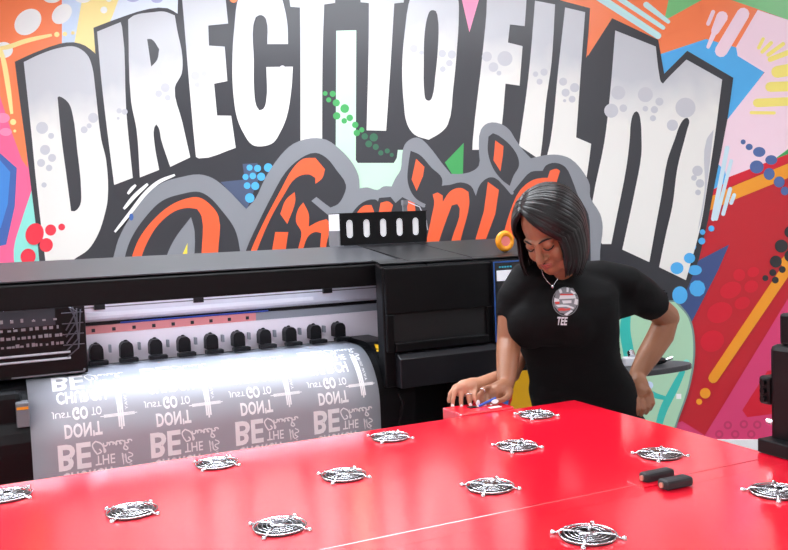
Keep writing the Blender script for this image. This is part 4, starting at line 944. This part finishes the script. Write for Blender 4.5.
# pen in her hand
pe = empty('pen', at(488, 404, 2.27)); tag(pe, 'slim blue pen held in her working hand at the cabinet edge', 'pen')
bm = bmesh.new(); pA, pB = at(476, 407.5, 2.265)-pe.location, at(496, 398, 2.285)-pe.location
cyl(bm, pA+(pB-pA)*.12, pB, .0035, 12); obj('barrel', bm, mat('blue_pen', (50, 90, 190), .35), pe, smooth=False)
bm = bmesh.new(); cyl(bm, pA+(pB-pA)*.12, pA, .0035, 12, .0008); obj('pen_tip', bm, m_whp, pe)

# --- second person, almost wholly hidden behind her: a forearm and flat hand show
pc = at(575, 400, 2.98)
p2 = empty('person', (pc.x, pc.y, 0)); tag(p2, 'person hidden behind the woman, only a forearm and flat hand on the cabinet edge showing', 'person')
m_skin2 = mat('light_brown_skin', (200, 142, 112), .45, noise=.08, nscale=14)
bm = bmesh.new()
hd = at(560, 248, 2.98)
ball(bm, hd, (.070, .085, .095), u=24, v=16); limb(bm, [hd+V3(0, -.03, -.05), hd+V3(0, -.05, -.085)], [.05, .03]); limb(bm, [hd+V3(0, -.088, -.015), hd+V3(0, -.100, -.035)], [.009, .012])
for s in (-1, 1): ball(bm, hd+V3(s*.072, 0, -.02), (.010, .018, .03)); limb(bm, [hd+V3(s*.015, -.078, .02), hd+V3(s*.04, -.07, .018)], [.009, .008])
limb(bm, [hd+V3(-.014, -.083, -.062), hd+V3(.014, -.083, -.062)], [.006, .006])
limb(bm, [hd+V3(0, .01, -.07), V3(pc.x, pc.y, 1.24)], [.05, .055])
limb(bm, [at(549, 300, 2.93), at(531, 330, 2.80), at(511, 372, 2.62)], [.045, .036, .029]); 
limb(bm, [at(511, 373, 2.62), at(500, 380, 2.50), at(479, 385, 2.385)], [.030, .029, .022])
limb(bm, [at(479, 385, 2.385), at(471, 386, 2.345), at(463, 388, 2.325)], [.022, .023, .022])
limb(bm, [at(471, 389, 2.345), at(460, 391, 2.325)], [.019, .017])
t2 = []
for (p0, p1, p2_, p3) in (((460, 386), (455, 391), (453, 399), (452.5, 406)), ((465, 387), (461.5, 394), (461, 401), (461.5, 406.5)), ((470, 388), (468.5, 394), (469, 400), (470.5, 405)), ((475, 389), (474.5, 395), (476, 400), (478, 404))):
    finger(bm, at(*p0, 2.33), [at(*p1, 2.308), at(*p2_, 2.300), at(*p3, 2.298)], .0080, .0060); t2.append((at(*p3, 2.292), at(*p3, 2.3)-at(*p2_, 2.3)))
finger(bm, at(462, 384, 2.35), [at(455, 387, 2.335), at(450.5, 394, 2.325), at(449, 401, 2.32)], .0088, .0066)
limb(bm, [V3(pc.x+.11, pc.y, 1.17), V3(pc.x+.13, pc.y+.05, .95), V3(pc.x+.15, pc.y+.05, .75)], [.040, .036, .025]); limb(bm, [V3(pc.x+.17, pc.y+.05, .75), V3(pc.x+.165, pc.y+.03, .67)], [.026, .028])
for i in range(4): finger(bm, V3(pc.x+.165, pc.y+.06-.02*i, .67), [V3(pc.x+.168, pc.y+.06-.022*i, .63), V3(pc.x+.162, pc.y+.06-.022*i, .60), V3(pc.x+.155, pc.y+.06-.021*i, .575+.006*(i % 2))])
finger(bm, V3(pc.x+.155, pc.y, .71), [V3(pc.x+.145, pc.y-.02, .68), V3(pc.x+.14, pc.y-.03, .65)], .0095, .007)
torso(bm, [(V3(pc.x, pc.y, .80), .14, .10), (V3(pc.x, pc.y, 1.0), .125, .09), (V3(pc.x, pc.y, 1.19), .14, .08), (V3(pc.x, pc.y, 1.25), .06, .05)], 0)
world_to(remesh(bm, 'body', .0034, m_skin2), p2)
for t_, d_ in t2[:3]: nail(p2, t_+V3(0, -.004, 0), d_, V3(0, -1, .1), .0045, .007)
band('ring', at(468.6, 395, 2.305), at(469, 400, 2.3)-at(468.5, 394, 2.308), .0088, .0016, m_silver, p2)
bm = bmesh.new()
torso(bm, [(V3(pc.x, pc.y, .78), .14, .11), (V3(pc.x, pc.y, 1.0), .13, .10), (V3(pc.x, pc.y, 1.16), .135, .09), (V3(pc.x, pc.y, 1.235), .11, .07), (V3(pc.x, pc.y, 1.262), .062, .055)], 0)
limb(bm, [V3(pc.x-.10, pc.y, 1.19), at(549, 300, 2.93), at(543, 318, 2.85)], [.055, .054, .05]); limb(bm, [V3(pc.x+.06, pc.y, 1.18), V3(pc.x+.10, pc.y, 1.15), V3(pc.x+.12, pc.y+.02, 1.06)], [.055, .052, .048])
world_to(remesh(bm, 't_shirt', .008, m_shirt), p2)
bm = bmesh.new(); ball(bm, hd+V3(0, .012, .02), (.078, .088, .092), u=24, v=16); ball(bm, hd+V3(0, .03, -.03), (.072, .065, .06)); world_to(obj('hair', bm, m_hair, None, smooth=True), p2)
bm = bmesh.new(); torso(bm, [(V3(pc.x, pc.y, .68), .15, .115), (V3(pc.x, pc.y, .86), .142, .105)], 0)
for s in (-1, 1): limb(bm, [V3(pc.x+s*.075, pc.y, .70), V3(pc.x+s*.085, pc.y, .45), V3(pc.x+s*.09, pc.y+.02, .09)], [.085, .055, .042])
world_to(remesh(bm, 'trousers', .010, m_pants), p2)
for s in (-1, 1):
    c_ = V3(pc.x+s*.09, pc.y+.02, 0); bm = bmesh.new(); limb(bm, [c_+V3(0, .03, .042), c_+V3(0, -.08, .038), c_+V3(0, -.16, .032)], [.040, .038, .030], 14)
    for v in bm.verts: v.co.z = max(0, v.co.z)
    world_to(remesh(bm, 'shoe', .008, m_shoe), p2)
for e in [o for o in COL.objects if o.type == 'EMPTY' and o.parent is None]: pass
